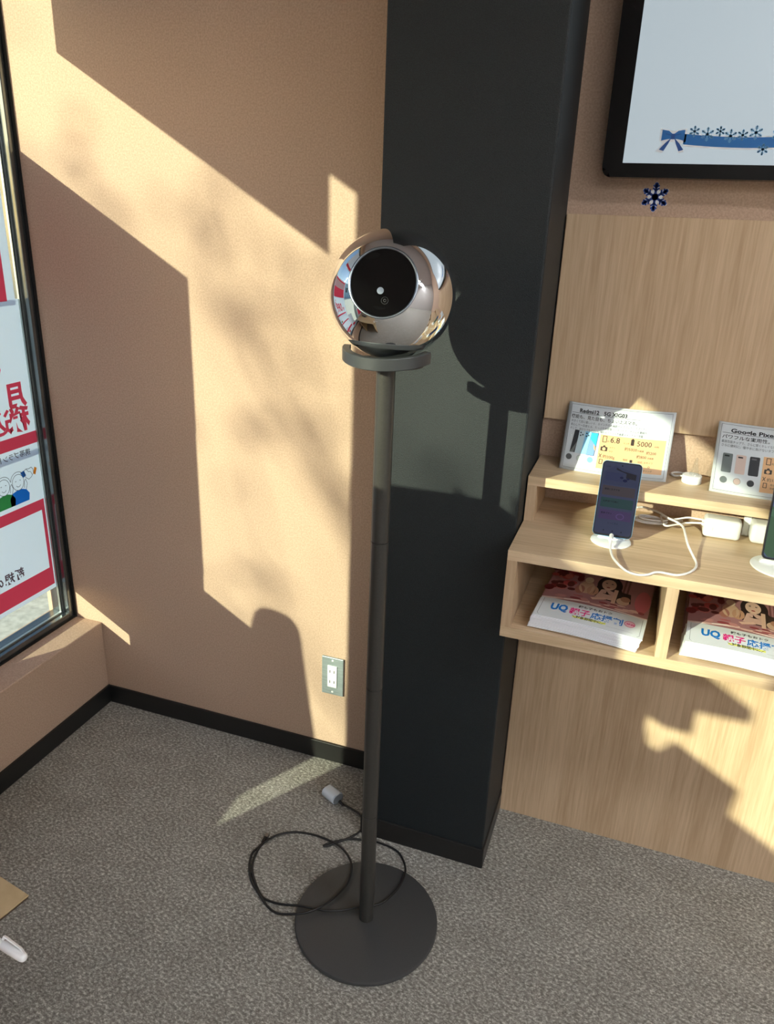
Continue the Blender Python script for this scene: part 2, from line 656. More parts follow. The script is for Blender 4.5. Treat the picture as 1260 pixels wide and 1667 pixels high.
a = Art()
a.text('月', 0.037, 0.155, 0.072, r_, 1, 0.042)
a.text('税', 0.035, 0.087, 0.072, r_, 1, 0.04)
a.text('込', 0.100, 0.087, 0.072, r_, 1, 0.03)
a.text('額', 0.150, 0.30, 0.085, r_, 1, 0.03)
a.text('990', 0.20, 0.12, 0.26, r_, 1, 0.03)
a.text('円', 0.62, 0.12, 0.10, r_, 1, 0.03)
a.text('8', 0.110, 0.23, 0.14, r_, 1, 0.03)
a.grid(0.017, 0.036, 0.755, 0.070, r_, 1, 1, 1)
a.text('携帯ブランド', 0.048, 0.010, 0.020, tink((90, 84, 92)), 1, 0.01)
poster(Y1 + 0.03, Y0, 0.822, 1.252, 'white poster with a big red price, middle of the column beside the corner', a, dx=0.002)

a = Art()
sk = tink((236, 238, 240))
ln = tink((96, 104, 116))
# handshake
a.poly([(0.080, 0.372), (0.088, 0.389), (0.074, 0.392), (0.068, 0.376)], tink((44, 110, 190)), 1)
a.poly([(0.042, 0.374), (0.034, 0.392), (0.026, 0.386), (0.034, 0.368)], tink((244, 150, 50)), 1)
hand = [(0.074, 0.390), (0.066, 0.394), (0.056, 0.392), (0.046, 0.394), (0.040, 0.386), (0.040, 0.376), (0.050, 0.366), (0.060, 0.362), (0.070, 0.370), (0.074, 0.380), (0.074, 0.390)]
a.path(hand, 0.0016, ln, 1)
a.path([(0.066, 0.394), (0.058, 0.384), (0.050, 0.382), (0.046, 0.372)], 0.0014, ln, 1)


def little_person(a, u, v, coat):
    a.poly([(u - 0.032, v), (u + 0.034, v), (u + 0.036, v + 0.022), (u + 0.024, v + 0.036), (u + 0.008, v + 0.040), (u - 0.010, v + 0.040), (u - 0.026, v + 0.034), (u - 0.036, v + 0.020)], tink(coat), 1)
    a.path(ell(u, v + 0.062, 0.021, 0.023, 18) + [(u + 0.021, v + 0.062)], 0.0015, ln, 2)
    a.path(ell(u, v + 0.070, 0.025, 0.022, 12, 0.0, PI), 0.0015, ln, 2)
    a.path([(u - 0.010, v + 0.066), (u - 0.006, v + 0.067)], 0.0018, ln, 2)
    a.path([(u + 0.006, v + 0.067), (u + 0.010, v + 0.066)], 0.0018, ln, 2)
    a.path(ell(u, v + 0.054, 0.007, 0.005, 8, PI, 2 * PI), 0.0015, ln, 2)
    a.path([(u - 0.026, v + 0.034), (u - 0.032, v + 0.050), (u - 0.028, v + 0.064), (u - 0.022, v + 0.058), (u - 0.020, v + 0.040)], 0.0015, ln, 2)


little_person(a, 0.100, 0.303, (44, 130, 220))
little_person(a, 0.152, 0.303, (70, 160, 90))
little_person(a, 0.215, 0.303, (240, 170, 60))
for (u0, v0, u1, v1) in ((0.016, 0.258, 0.755, 0.290), (0.016, 0.014, 0.755, 0.072), (0.016, 0.072, 0.028, 0.258), (0.742, 0.072, 0.755, 0.258)):
    a.grid(u0, v0, u1, v1, r_, 1, 1, 1)
a.text('新規', 0.125, 0.088, 0.036, tink((96, 74, 86)), 1, 0.02)
a.text('のりかえ', 0.20, 0.088, 0.036, tink((96, 74, 86)), 1, 0.02)
poster(Y1 + 0.025, Y0, 0.398, 0.840, 'white poster with a handshake drawing and a red box, lowest beside the corner', a)
# the sheet that hangs over the top light
a = Art().grid(0.03, 0.03, 1.11, 0.10, r_, 1, 1, 1)
poster(-0.300, -1.440, 1.932, 2.56, 'large white banner poster across the top of the first window light', a, t=0.2)
poster(-0.365, -0.815, 0.309, 0.412, 'low strip added along the foot of the first window light to block sun', None, t=0.2, dx=0.004)  # added strip, stops a stray sun streak on the back wall
poster(-0.822, -1.070, 0.330, 0.772, 'small white poster at the foot of the first window light', Art().grid(0.02, 0.02, 0.228, 0.09, r_, 1, 1, 1), t=0.2)
poster(-1.545, -1.898, 0.320, 2.56, 'tall narrow poster against the window mullion', Art().grid(0.03, 0.2, 0.32, 1.0, r_, 1, 1, 1), t=0.15)
poster(-1.440, -1.545, 2.100, 2.56, 'small white sheet above the clear strip of the first window light', None, t=0.15)
# second light
poster(-2.012, -3.46, 2.105, 2.56, 'wide white banner along the head of the second window light', Art().grid(0.04, 0.03, 1.40, 0.14, r_, 1, 1, 1), t=0.15)
poster(-2.300, -2.500, 1.560, 1.735, 'small sheet added above the tall red-framed poster in the second window light to block sun', None, t=0.15, dx=0.003)  # added sheet, keeps sun off the left of the shelf's back panel
poster(-2.012, -2.500, 0.330, 1.600, 'tall red-framed poster next to the mullion in the second window light', Art().grid(0.03, 0.75, 0.46, 1.10, r_, 1, 1, 1), t=0.15)
poster(-2.502, -3.010, 1.460, 1.808, 'red-edged poster cut to shape the sun patch, upper one in the middle of the second window light', Art().grid(0.03, 0.20, 0.47, 0.30, r_, 1, 1, 1), t=0.15,  # outline shaped to draw the sunlit patch below the shelf
       poly=[(-2.502, 1.808), (-2.502, 1.400), (-2.840, 1.400), (-2.840, 1.425), (-2.900, 1.425), (-3.010, 1.462), (-3.010, 1.525), (-3.200, 1.595), (-3.200, 1.632), (-3.010, 1.632), (-3.010, 1.808)])
poster(-2.502, -3.200, 0.330, 1.408, 'big white poster cut to shape the sun patch, lower one in the middle of the second window light', Art().grid(0.03, 0.60, 0.66, 0.95, r_, 1, 1, 1), t=0.15, dx=0.002,  # stepped top shaped to bound that sunlit patch from below
       poly=[(-2.502, 0.330), (-2.502, 1.405), (-2.830, 1.405), (-2.850, 1.352), (-2.890, 1.352), (-2.950, 1.412), (-3.215, 1.412), (-3.200, 1.330), (-3.200, 0.330)])
poster(-1.070, -1.545, 0.306, 0.432, 'low strip added beside the mullion at the foot of the first window light to trim the floor sun', None, t=0.2, dx=0.004)  # added strip, cuts off the lower end of the floor streak
poster(-3.202, -3.615, 0.330, 1.330, 'red-lettered poster under the clear gap of the second window light', Art().grid(0.03, 0.5, 0.36, 0.8, r_, 1, 1, 1), t=0.15)
poster(-3.440, -4.40, 1.320, 2.56, 'broad poster far along the window', Art().grid(0.05, 0.1, 0.90, 0.5, r_, 1, 1, 1), t=0.15)
poster(-3.617, -4.40, 0.330, 1.330, 'broad lower poster far along the window', Art().grid(0.05, 0.1, 0.72, 0.5, r_, 1, 1, 1), t=0.15)
poster(-4.420, -5.45, 0.330, 2.56, 'full height poster at the far end of the window', Art().grid(0.05, 0.6, 0.95, 1.3, r_, 1, 1, 1), t=0.15)

# ================================================================== stand and chrome ball
PX, PY = 1.068, -0.478
stand = empty('display_stand', (PX, PY, 0), 'dark floor stand with a round base and slim pole under the chrome ball', 'stand')
prof = [(0, 0), (0.155, 0), (0.1595, 0.002), (0.161, 0.005), (0.161, 0.009), (0.1595, 0.012), (0.157, 0.013), (0, 0.013)]
MB().lathe(prof, 96).build('base', M['base'], stand, 40, loc=None).location = (PX, PY, 0)
zs = [0.013, 0.310, 0.627, 0.942, 1.2662]
for z0, z1 in zip(zs, zs[1:]):
    p = [(0, z0), (0.0150, z0), (0.0162, z0 + 0.0012), (0.0162, z1 - 0.0008), (0.0150, z1), (0, z1)]
    q = MB().lathe(p, 40).build('pole_section', M['pole'], stand, 40)
    q.location = (PX, PY, 0)
CX, CZ = 1.0743, 1.3767          # ball centre
# cradle: half ring with squared ends and the plate the ball sits on
mb = MB()
ro, ri, z0, z1 = 0.0768, 0.0645, 1.2737, 1.2932
GX_ = PX + 0.003
bm = mb.bm
K = 40
rows = []
A_S, A_E = math.radians(187), math.radians(353)
for i in range(K + 1):
    an = A_S + (A_E - A_S) * i / K
    c, s_ = math.cos(an), math.sin(an)
    sag = -0.0075 * abs(s_) ** 1.5
    rows.append([bm.verts.new((GX_ + r * c, PY + r * s_, z + sag)) for r, z in ((ro - 0.001, z0), (ro, z0 + 0.001), (ro, z1 - 0.001), (ro - 0.001, z1), (ri, z1), (ri, z0))])
for A, B in zip(rows, rows[1:]):
    for k in range(6):
        bm.faces.new((A[k], A[(k + 1) % 6], B[(k + 1) % 6], B[k]))
bm.faces.new(rows[0])
bm.faces.new(rows[-1])
cr_ = mb.build('cradle', M['cradle'], stand, 35)
mb = MB()
mb.prism([(GX_ + 0.0646 * math.cos(A_S + (A_E - A_S) * i / 32), PY + 0.0646 * math.sin(A_S + (A_E - A_S) * i / 32)) for i in range(33)] + [(GX_ + 0.025, PY + 0.02), (GX_ - 0.025, PY + 0.02)], 0.0080, Matrix.Translation((0, 0, 1.2662)))
mb.build('plate', M['cradle'], cr_)

RB = 0.1017
NF = Vector((0.14089, -0.94615, 0.29146)).normalized()
ball = empty('chrome_ball', (CX, PY, CZ - RB), 'mirror chrome ball with a round black glass face resting on the floor stand', 'scanner')
mx_f = Matrix.Translation((CX, PY, CZ)) @ NF.to_track_quat('Z', 'Y').to_matrix().to_4x4()
ra = 0.0540
t0 = math.asin(ra / RB)
prof = [(RB * math.sin(t0 + (PI - t0) * i / 120), RB * math.cos(t0 + (PI - t0) * i / 120)) for i in range(121)]
prof[-1] = (0, -RB)
shell = MB().lathe(prof, 160, mx_f, cap=False).build('shell', M['chrome'], ball, True)
zf = RB * math.cos(t0)
MB().lathe([(0.0495, zf - 0.004), (0.0500, zf - 0.0005), (0.0508, zf + 0.0008), (0.0525, zf + 0.0012), (0.0540, zf + 0.0002), (0.0545, zf - 0.0010)], 96, mx_f, cap=False).build('rim', M['bezel'], ball, True)
face = MB().lathe([(0.0502, zf - 0.0012), (0.045, zf - 0.0008), (0.03, zf - 0.0003), (0.015, zf - 0.0001), (0, zf)], 96, mx_f, cap=False).build('face_glass', M['black_glass'], ball, True)
xr = mx_f.to_3x3().transposed()


def face_disc(du, dv, r0, r1, mt, name):
    """du to the right, dv up, as seen by someone facing the ball"""
    rt = Vector((0, 0, 1)).cross(NF).normalized()
    up = NF.cross(rt)
    mm = mx_f.copy()
    mm.translation = Vector((CX, PY, CZ)) + rt * du + up * dv + NF * (zf + 0.0004)
    if r0 == 0:
        MB().lathe([(0, 0.0003), (r1, 0.0003), (r1, 0)], 32, mm, cap=False).build(name, mt, face)
    else:
        MB().lathe([(r0, 0), (r0, 0.0002), (r1, 0.0002), (r1, 0)], 32, mm, cap=False).build(name, mt, face)


face_disc(-0.0030, -0.0120, 0, 0.0052, M['lens_white'], 'sensor')
face_disc(0.0050, -0.0262, 0.0014, 0.0024, M['lens_ring'], 'lens_ring')
face_disc(0.0050, -0.0262, 0.0050, 0.0056, M['lens_ring'], 'lens_ring')

# ================================================================== cable on the floor
cab = [(0.874, -0.16), (0.91, -0.17), (0.937, -0.181), (0.956, -0.204), (0.959, -0.232), (0.946, -0.26), (0.917, -0.294), (0.898, -0.313), (0.891, -0.315), (0.896, -0.306), (0.908, -0.294), (0.928, -0.28), (0.949, -0.268), (0.97, -0.262), (0.991, -0.256), (1.01, -0.254), (1.047, -0.257), (1.075, -0.267), (1.098, -0.293), (1.109, -0.319), (1.11, -0.354), (1.103, -0.386), (1.088, -0.42), (1.069, -0.438), (1.042, -0.452), (1.01, -0.474), (0.976, -0.489), (0.954, -0.493), (0.914, -0.499), (0.879, -0.509), (0.849, -0.513), (0.818, -0.507), (0.781, -0.473), (0.758, -0.442), (0.746, -0.405), (0.745, -0.367), (0.761, -0.333), (0.781, -0.313), (0.806, -0.299), (0.846, -0.291), (0.886, -0.292), (0.928, -0.301), (0.963, -0.325), (0.982, -0.354), (0.99, -0.396), (0.985, -0.427), (0.972, -0.461), (0.953, -0.491), (0.929, -0.514), (0.897, -0.53), (0.873, -0.536), (0.845, -0.528), (0.807, -0.502), (0.774, -0.476), (0.749, -0.44), (0.736, -0.403), (0.741, -0.38), (0.744, -0.361)]
CAMC = Vector((1.48746, -1.68927, 1.5))
path = []
n_c = len(cab)
for i, (x, y) in enumerate(cab):
    d = math.hypot(x - PX, y - PY)
    t = min(max((0.200 - d) / 0.026, 0), 1)
    z = 0.0042 + 0.0146 * (t * t * (3 - 2 * t))
    if i > 38 and abs(x - 0.93) < 0.03 and y > -0.32:
        z += 0.004
    if i > 46 and 0.90 < x < 0.99 and y < -0.45:
        z += 0.005
    k = (z - 0.006) / 1.494
    path.append((x + (CAMC.x - x) * k, y + (CAMC.y - y) * k, z))
cable = empty('charging_cable', (0.86, -0.42, 0), 'black cable lying in two loops on the carpet and stand base', 'cable')
MB().tube(smooth_path(path, 6), 0.0028, 8).build('cord', M['black_cable'], cable, True)
pp = Vector(path[-1])
MB().tube([pp + Vector((0, 0, 0.001)), pp + Vector((-0.0008, 0.016, 0.002))], 0.0042, 12).build('plug_grip', M['black_cable'], cable, 50)
mb = MB()
mb.box(pp.x - 0.0065, pp.x + 0.0045, pp.y + 0.016, pp.y + 0.029, 0.003, 0.0085, bev=0.0012)
mb.build('plug', M['plug'], cable)
p0 = Vector(path[0])
# wall adapter lying on its side
A0, A1 = Vector((0.822, -0.137, 0.0145)), Vector((0.869, -0.160, 0.0145))
ax = (A1 - A0).normalized()
MB().tube([A1 + Vector((0, 0, -0.004)), A1 + ax * 0.014 + Vector((0, 0, -0.007)), p0 + ax * 0.008], 0.0040, 10, 0.0032).build('strain_relief', M['black_cable'], cable, 50)
adp = empty('power_adapter', (0.845, -0.148, 0), 'small white power adapter on the carpet near the black column', 'adapter')
side = ax.cross(Vector((0, 0, 1)))
mm = Matrix((side, Vector((0, 0, 1)), ax)).transposed().to_4x4()
mm.translation = A0
MB().prism(rrect(-0.0185, -0.0140, 0.0185, 0.0140, 0.0125, 8), 0.046, mm, 0.002).build('body', M['adapter'], adp, 40)
mm2 = mm.copy()
mm2.translation = A1 - ax * 0.0058
MB().prism(rrect(-0.0168, -0.0124, 0.0168, 0.0124, 0.0115, 8), 0.0005 + 0.0062 - 0.0055, mm2).build('port_face', M['adapter_end'], adp)

# ================================================================== wall outlet
ol = empty('wall_outlet', (0.779, 0, 0.29), 'steel plated double wall socket low on the brown wall', 'outlet')
MB().box(0.7465, 0.8115, -0.006, 0.0, 0.230, 0.3500, bev=0.0018).build('plate', M['plate'], ol)
sk_ = MB().box(0.7645, 0.7930, -0.0085, -0.004, 0.2555, 0.3245, bev=0.001).build('socket', M['socket'], ol)
for zc in (0.2735, 0.3065):
    for xc in (0.7722, 0.7850):
        MB().box(xc - 0.0010, xc + 0.0010, -0.0092, -0.0080, zc - 0.0042, zc + 0.0042).build('slot', M['slot'], sk_)
for zc in (0.2395, 0.3405):
    MB().lathe([(0, 0.0012), (0.002, 0.0010), (0.0032, 0)], 16, Matrix.Translation((0.779, -0.006, zc)) @ Matrix.Rotation(PI / 2, 4, 'X'), cap=False).build('screw', M['socket'], ol, True)

# ================================================================== wooden display furniture on the right
XE = 2.46
p_up = MB().box(1.280, XE, -0.018, 0.0, 1.093, 1.512, bev=0.0008).build('trim_1', M['wood_z'])
struct(p_up)
unit = empty('display_shelf', (1.85, -0.16, 0), 'pale wooden display shelf with open brochure slots beside the black column', 'shelf')
MB().box(1.280, XE, -0.012, 0.0, 0.0, 0.715).build('back_panel', M['wood_z'], unit)
MB().box(1.280, XE, -0.334, 0.0, 0.883, 0.904, bev=0.0007).build('countertop', M['wood_x'], unit)
MB().box(1.280, XE, -0.334, 0.0, 0.715, 0.737, bev=0.0007).build('bottom_board', M['wood_x'], unit)
MB().box(1.280, 1.300, -0.334, 0.0, 0.737, 0.883, bev=0.0005).build('side_panel', M['wood_z'], unit)
for x in (1.575, 1.872, 2.170):
    MB().box(x, x + 0.0215, -0.334, 0.0, 0.737, 0.883, bev=0.0005).build('divider', M['wood_z'], unit)
MB().box(XE - 0.02, XE, -0.334, 0.0, 0.737, 0.883, bev=0.0005).build('side_panel', M['wood_z'], unit)
MB().box(1.300, XE, -0.006, 0.0, 0.737, 0.883).build('slot_back', M['wood_x'], unit)
MB().box(1.280, XE, -0.165, 0.0, 0.983, 1.003, bev=0.0007).build('riser_shelf', M['wood_x'], unit)
MB().box(1.280, 1.300, -0.165, 0.0, 0.904, 0.983, bev=0.0005).build('riser_side', M['wood_z'], unit)
MB().box(XE - 0.02, XE, -0.165, 0.0, 0.904, 0.983, bev=0.0005).build('riser_side', M['wood_z'], unit)
CT = 0.904
RT = 1.003

# ------------------------------------------------------------------ wall monitor and its decorations
tv = empty('wall_monitor', (1.85, 0, 1.58), 'large black framed monitor with a blank white screen on the wall', 'monitor')
mm = Matrix(((1, 0, 0, 0), (0, 0, 1, 0), (0, 1, 0, 0), (0, 0, 0, 1)))       # (u, v, d) -> (u, d, v)
mm_tv = Matrix(((1, 0, 0, 0), (0, 0, -1, 0), (0, 1, 0, 0), (0, 0, 0, 1)))
MB().prism(rrect(1.340, 1.579, 2.420, 2.24, 0.016), 0.055, mm_tv, 0.006).build('frame', M['tv_black'], tv, 40)
MB().box(1.3765, 2.384, -0.0562, -0.050, 1.6035, 2.205).build('screen', M['tv_screen'], tv)
YS = -0.0563

BLUE = ink((14, 102, 176))
BLUE_D = ink((10, 70, 140))
WHT = ink((226, 232, 238))
ICE = ink((104, 166, 214))


def snowflake(a, cx, cy, r, mt, lev, wd):
    for k in range(6):
        an = PI / 2 + k * PI / 3
        d = Vector((math.cos(an), math.sin(an)))
        a.path([(cx, cy), (cx + d.x * r, cy + d.y * r)], wd, mt, lev)
        a.poly(ell(cx + d.x * r * 0.94, cy + d.y * r * 0.94, wd * 0.85, wd * 0.85, 10), mt, lev)
        for f, l in ((0.48, 0.32), (0.70, 0.30)):
            for s in (-1, 1):
                bn = an + s * PI / 3.4
                a.path([(cx + d.x * r * f, cy + d.y * r * f), (cx + d.x * r * f + math.cos(bn) * r * l, cy + d.y * r * f + math.sin(bn) * r * l)], wd * 0.7, mt, lev)
    a.poly(ell(cx, cy, r * 0.30, r * 0.30, 6, 0.0, 2 * PI), mt, lev)


def flake_outline(cx, cy, r):
    out = []
    for k in range(72):
        an = 2 * PI * k / 72
        q = abs(math.cos(3 * (an - PI / 2)))
        out.append((cx + math.cos(an) * r * (0.52 + 0.56 * q ** 2.2), cy + math.sin(an) * r * (0.52 + 0.56 * q ** 2.2)))
    return out


fl = empty('snowflake_sticker', (1.442, 0, 1.547), 'blue paper snowflake stuck on the brown wall below the monitor', 'sticker')
MB().prism(flake_outline(1.442, 1.5475, 0.0255), 0.0008, mm_tv).build('backing', WHT, fl)
a = Art()
snowflake(a, 1.442, 1.5475, 0.0240, ink((12, 62, 150)), 1, 0.0046)
a.build('printing', lambda u, v, h: (u, -0.0009 - h, v), fl)

gar = empty('garland_sticker', (1.62, YS, 1.625), 'blue ribbon garland sticker with bow and snowflakes on the screen', 'sticker')


def gz(x):
    return 1.6395 + 0.42 * (x - 1.585) ** 2 * (1.0 if x < 1.585 else 1.1)


def strip(x0, x1, up, dn, k=24):
    xs = [x0 + (x1 - x0) * i / k for i in range(k + 1)]
    return [(x, gz(x) + up) for x in xs] + [(x, gz(x) - dn) for x in xs[::-1]]


X0g, X1g = 1.478, 1.705
MB().prism(strip(X0g, X1g, 0.0105, 0.0115), 0.0006, mm_tv @ Matrix.Translation((0, 0, -YS))).build('backing', WHT, gar)
MB().prism(strip(X0g, X1g, 0.0085, 0.0085), 0.0003, mm_tv @ Matrix.Translation((0, 0, -YS + 0.0006))).build('ribbon', BLUE, gar)


def bow(cx, cz, s):
    back = [(-0.026, 0.016), (-0.004, 0.011), (0.004, 0.011), (0.026, 0.016), (0.026, -0.010), (0.016, -0.012), (0.026, -0.028), (0.015, -0.031), (0.006, -0.010), (-0.006, -0.010), (-0.018, -0.031), (-0.031, -0.028), (-0.018, -0.012), (-0.026, -0.008)]
    MB().prism([(cx + u * s * 1.07, cz + v * s * 1.07) for u, v in back], 0.0009, mm_tv @ Matrix.Translation((0, 0, -YS))).build('backing', WHT, gar)
    a = Art()
    for sx in (-1, 1):
        a.poly([(cx + sx * u * s, cz + v * s) for u, v in ((0.002, 0.006), (0.010, 0.012), (0.024, 0.014), (0.024, -0.008), (0.012, -0.005), (0.002, -0.004))], BLUE, 1)
        a.poly([(cx + sx * u * s, cz + v * s) for u, v in ((0.003, -0.002), (0.014, -0.012), (0.026, -0.026), (0.016, -0.029), (0.008, -0.014))], BLUE_D, 0.6)
        a.path([(cx + sx * 0.004 * s, cz + 0.003 * s), (cx + sx * 0.016 * s, cz + 0.006 * s)], 0.0012, BLUE_D, 2)
    a.poly([(cx + u * s, cz + v * s) for u, v in ((-0.004, 0.006), (0.004, 0.006), (0.004, -0.005), (-0.004, -0.005))], BLUE_D, 2)
    a.build('bow', lambda u, v, h: (u, YS - 0.001 - h, v), gar)


bow(1.4590, 1.6480, 0.82)
bow(1.722, 1.6480, 0.82)
for i, (cx, dz, r) in enumerate(((1.4945, 0.014, 0.0085), (1.5170, 0.011, 0.0110), (1.5380, 0.017, 0.0075), (1.5560, 0.010, 0.0105), (1.5760, 0.012, 0.0085), (1.5970, 0.016, 0.0110), (1.6340, 0.012, 0.0105), (1.6130, -0.011, 0.0090), (1.665, 0.013, 0.0095), (1.690, 0.015, 0.0085))):
    a = Art()
    snowflake(a, cx, gz(cx) + dz, r, ICE, 1, 0.0017)
    a.build('snowflake', lambda u, v, h: (u, YS - 0.0010 - h, v), gar)

# ------------------------------------------------------------------ product cards on the riser
BLK = ink((22, 22, 26), 0.35)
GRY = ink((92, 96, 104), 0.35)
ORG = ink((240, 190, 140), 0.3)
BRN = ink((60, 46, 40), 0.35)


def card(x0, w_, h_, yb, zb, lean, bow_, label, art):
    """A5 card leaning back on the panel behind, gently bowed towards the room"""
    root = empty('product_card', (x0 + w_ / 2, yb, zb), label, 'card')
    sn, cs = math.sin(lean), math.cos(lean)

    def place(u, v, h):
        bb = bow_ * 4 * (u / w_) * (1 - u / w_)
        cc = -0.0025 * math.cos(PI * u / w_) * (v / h_)
        d = bb + h
        return (x0 + u, yb + v * sn - d * cs, zb + 0.0005 + v * cs - d * sn * 0.3 + cc * 0 + 0.0)
    sh = Art().grid(0, 0, w_, h_, M['paper'], 0, 24, 8)
    s = sh.build('sheet', place, root)
    sd = s.modifiers.new('thickness', 'SOLIDIFY')
    sd.thickness = 0.0006
    sd.offset = 0
    for p in s.data.polygons:
        p.use_smooth = True
    art.build('printing', place, root, 0.0004)
    sl = Art().grid(-0.004, -0.001, w_ + 0.005, h_ + 0.003, M['clear'], 14, 24, 8)
    o = sl.build('plastic_sleeve', place, root, 0.0003)
    for p in o.data.polygons:
        p.use_smooth = True
    return root


def base_art(title, head, lines, size_t, tw):
    a = Art()
    a.ring(0.006, 0.006, 0.212, 0.142, 0.0006, GRY, 2)
    a.text(title, 0.024, 0.1265, 0.0115, BLK, 3, 0.03, width=tw)
    a.line(0.009, 0.1245, 0.150, 0.1245, 0.0007, BLK, 2)
    a.text(head, 0.009, 0.1135, 0.0092, BLK, 3, 0.008, width=size_t)
    for i, s in enumerate(lines):
        a.text(s, 0.0095, 0.1045 - 0.0080 * i, 0.0062, GRY, 3, 0.0, width=0.157 if i < 2 else 0.15)
    return a


def icons(a, u0, spec):
    a.grid(u0, 0.014, 0.207, 0.086, ORG, 2, 10, 4)
    # phone outline, camera, battery
    a.ring(u0 + 0.006, 0.071, u0 + 0.0135, 0.0835, 0.0013, BRN, 3)
    a.text('約', u0 + 0.0155, 0.0715, 0.0045, BRN, 3)
    a.text(spec[0], u0 + 0.021, 0.0715, 0.0165, BRN, 3, 0.01)
    a.text('インチ', u0 + 0.048, 0.0715, 0.0042, BRN, 3)
    a.poly(rrect(u0 + 0.004, 0.052, u0 + 0.018, 0.061, 0.0015, 3), BRN, 3)
    a.poly([(u0 + 0.008, 0.061), (u0 + 0.014, 0.061), (u0 + 0.0125, 0.0640), (u0 + 0.0095, 0.0640)], BRN, 3)
    a.poly(ell(u0 + 0.011, 0.0565, 0.0034, 0.0034, 16), ORG, 4)
    a.text('メイン', u0 + 0.0215, 0.0595, 0.0040, BRN, 3)
    a.text('サブ', u0 + 0.0215, 0.0510, 0.0040, BRN, 3)
    a.text('約' + spec[2], u0 + 0.052, 0.0585, 0.0085, BRN, 3)
    a.text('万画素', u0 + 0.078, 0.0585, 0.0045, BRN, 3)
    a.path([(u0 + 0.003, 0.0455), (u0 + 0.008, 0.0375)], 0.0012, BRN, 3)
    a.path([(u0 + 0.008, 0.0455), (u0 + 0.003, 0.0375)], 0.0012, BRN, 3)
    a.text('約' + spec[3] + 'g', u0 + 0.0105, 0.0375, 0.0085, BRN, 3)
    a.ring(u0 + 0.0055, 0.0245, u0 + 0.0115, 0.0335, 0.0012, BRN, 3)
    a.text('防水', u0 + 0.018, 0.0295, 0.0045, BRN, 3)
    a.text('防塵', u0 + 0.018, 0.0225, 0.0045, BRN, 3)
    a.poly(rrect(u0 + 0.063, 0.070, u0 + 0.0695, 0.083, 0.0012, 3), BRN, 3)
    a.poly([(u0 + 0.0648, 0.083), (u0 + 0.0677, 0.083), (u0 + 0.0677, 0.0845), (u0 + 0.0648, 0.0845)], BRN, 3)
    a.text(spec[1], u0 + 0.075, 0.0700, 0.0150, BRN, 3, 0.005)
    a.text('mAh', u0 + 0.1105, 0.0700, 0.0048, BRN, 3)
    a.text('約200', u0 + 0.096, 0.0545, 0.0080, BRN, 3)
    a.text('約800', u0 + 0.078, 0.0450, 0.0080, BRN, 3)
    a.text('万画素', u0 + 0.100, 0.0450, 0.0042, BRN, 3)
    a.text('指紋', u0 + 0.052, 0.0370, 0.0050, BRN, 3)
    a.text('顔認証', u0 + 0.052, 0.0285, 0.0050, BRN, 3)
    a.poly(rrect(u0 + 0.066, 0.0340, u0 + 0.0715, 0.0400, 0.0008, 3), BRN, 3)
    a.text('対応', u0 + 0.082, 0.0350, 0.0050, BRN, 3)
    a.text('おサイフ', u0 + 0.094, 0.0350, 0.0046, BRN, 3)
    a.text('◎', u0 + 0.103, 0.0260, 0.0055, BRN, 3)
    a.text('テザリング', u0 + 0.090, 0.0180, 0.0046, BRN, 3)
    a.text('SIM', u0 + 0.072, 0.0180, 0.0060, BRN, 3)
    return a


a = base_art('Redmi12   5G XIG03', '機能も、見た目も、ちょい上スマホ。', ['大きくて目に優しい６．８インチの大画面ディスプレイ、スマートに', '安心して一日使える、たっぷり大容量バッテリーで、ゲームも動画も', 'そして、暗がりでもきれいに撮れる５０００万画素メインカメラ搭載'], 0.135, 0.098)
# three phones, drawn
a.poly([(0.0165, 0.0395), (0.028, 0.0395), (0.0305, 0.088), (0.021, 0.088)], ink((44, 46, 52)), 3)
a.poly([(0.0165, 0.0395), (0.0245, 0.0395), (0.029, 0.064)], ink((120, 124, 122)), 4)
a.poly([(0.027, 0.039), (0.044, 0.039), (0.048, 0.0885), (0.031, 0.0885)], ink((205, 224, 232)), 4)
a.poly([(0.040, 0.039), (0.053, 0.039), (0.057, 0.0885), (0.044, 0.0885)], ink((140, 205, 240)), 5)
for u, v in ((0.034, 0.084), (0.034, 0.078), (0.0385, 0.080), (0.0465, 0.084), (0.0465, 0.078), (0.051, 0.080)):
    a.poly(ell(u, v, 0.0017, 0.0017, 10), ink((50, 70, 84)), 6)
a.poly([(0.0515, 0.0385), (0.0675, 0.0385), (0.071, 0.088), (0.056, 0.088)], ink((40, 60, 90)), 5)
a.poly([(0.0523, 0.0393), (0.0668, 0.0393), (0.0702, 0.0872), (0.0567, 0.0872)], ink((120, 160, 236)), 6)
a.poly([(0.0555, 0.074), (0.069, 0.060), (0.0702, 0.0872), (0.0567, 0.0872)], ink((10, 176, 236)), 7)
a.poly([(0.0640, 0.064), (0.0690, 0.057), (0.0685, 0.050), (0.0650, 0.055)], ink((236, 170, 130)), 8)
for u, c in ((0.0165, (96, 98, 98)), (0.0385, (206, 216, 210)), (0.061, (124, 192, 236))):
    a.poly(ell(u, 0.0290, 0.0062, 0.0062, 24), ink((70, 74, 76) if c[0] < 100 else (150, 160, 160)), 3)
    a.poly(ell(u, 0.0290, 0.0057, 0.0057, 24), ink(c), 4)
icons(a, 0.075, ('6.8', '5000', '5000', '200'))
card(1.3320, 0.2180, 0.146, -0.082, RT, math.radians(24), 0.010, 'white product card headed by a twelve, behind the dark phone', a)

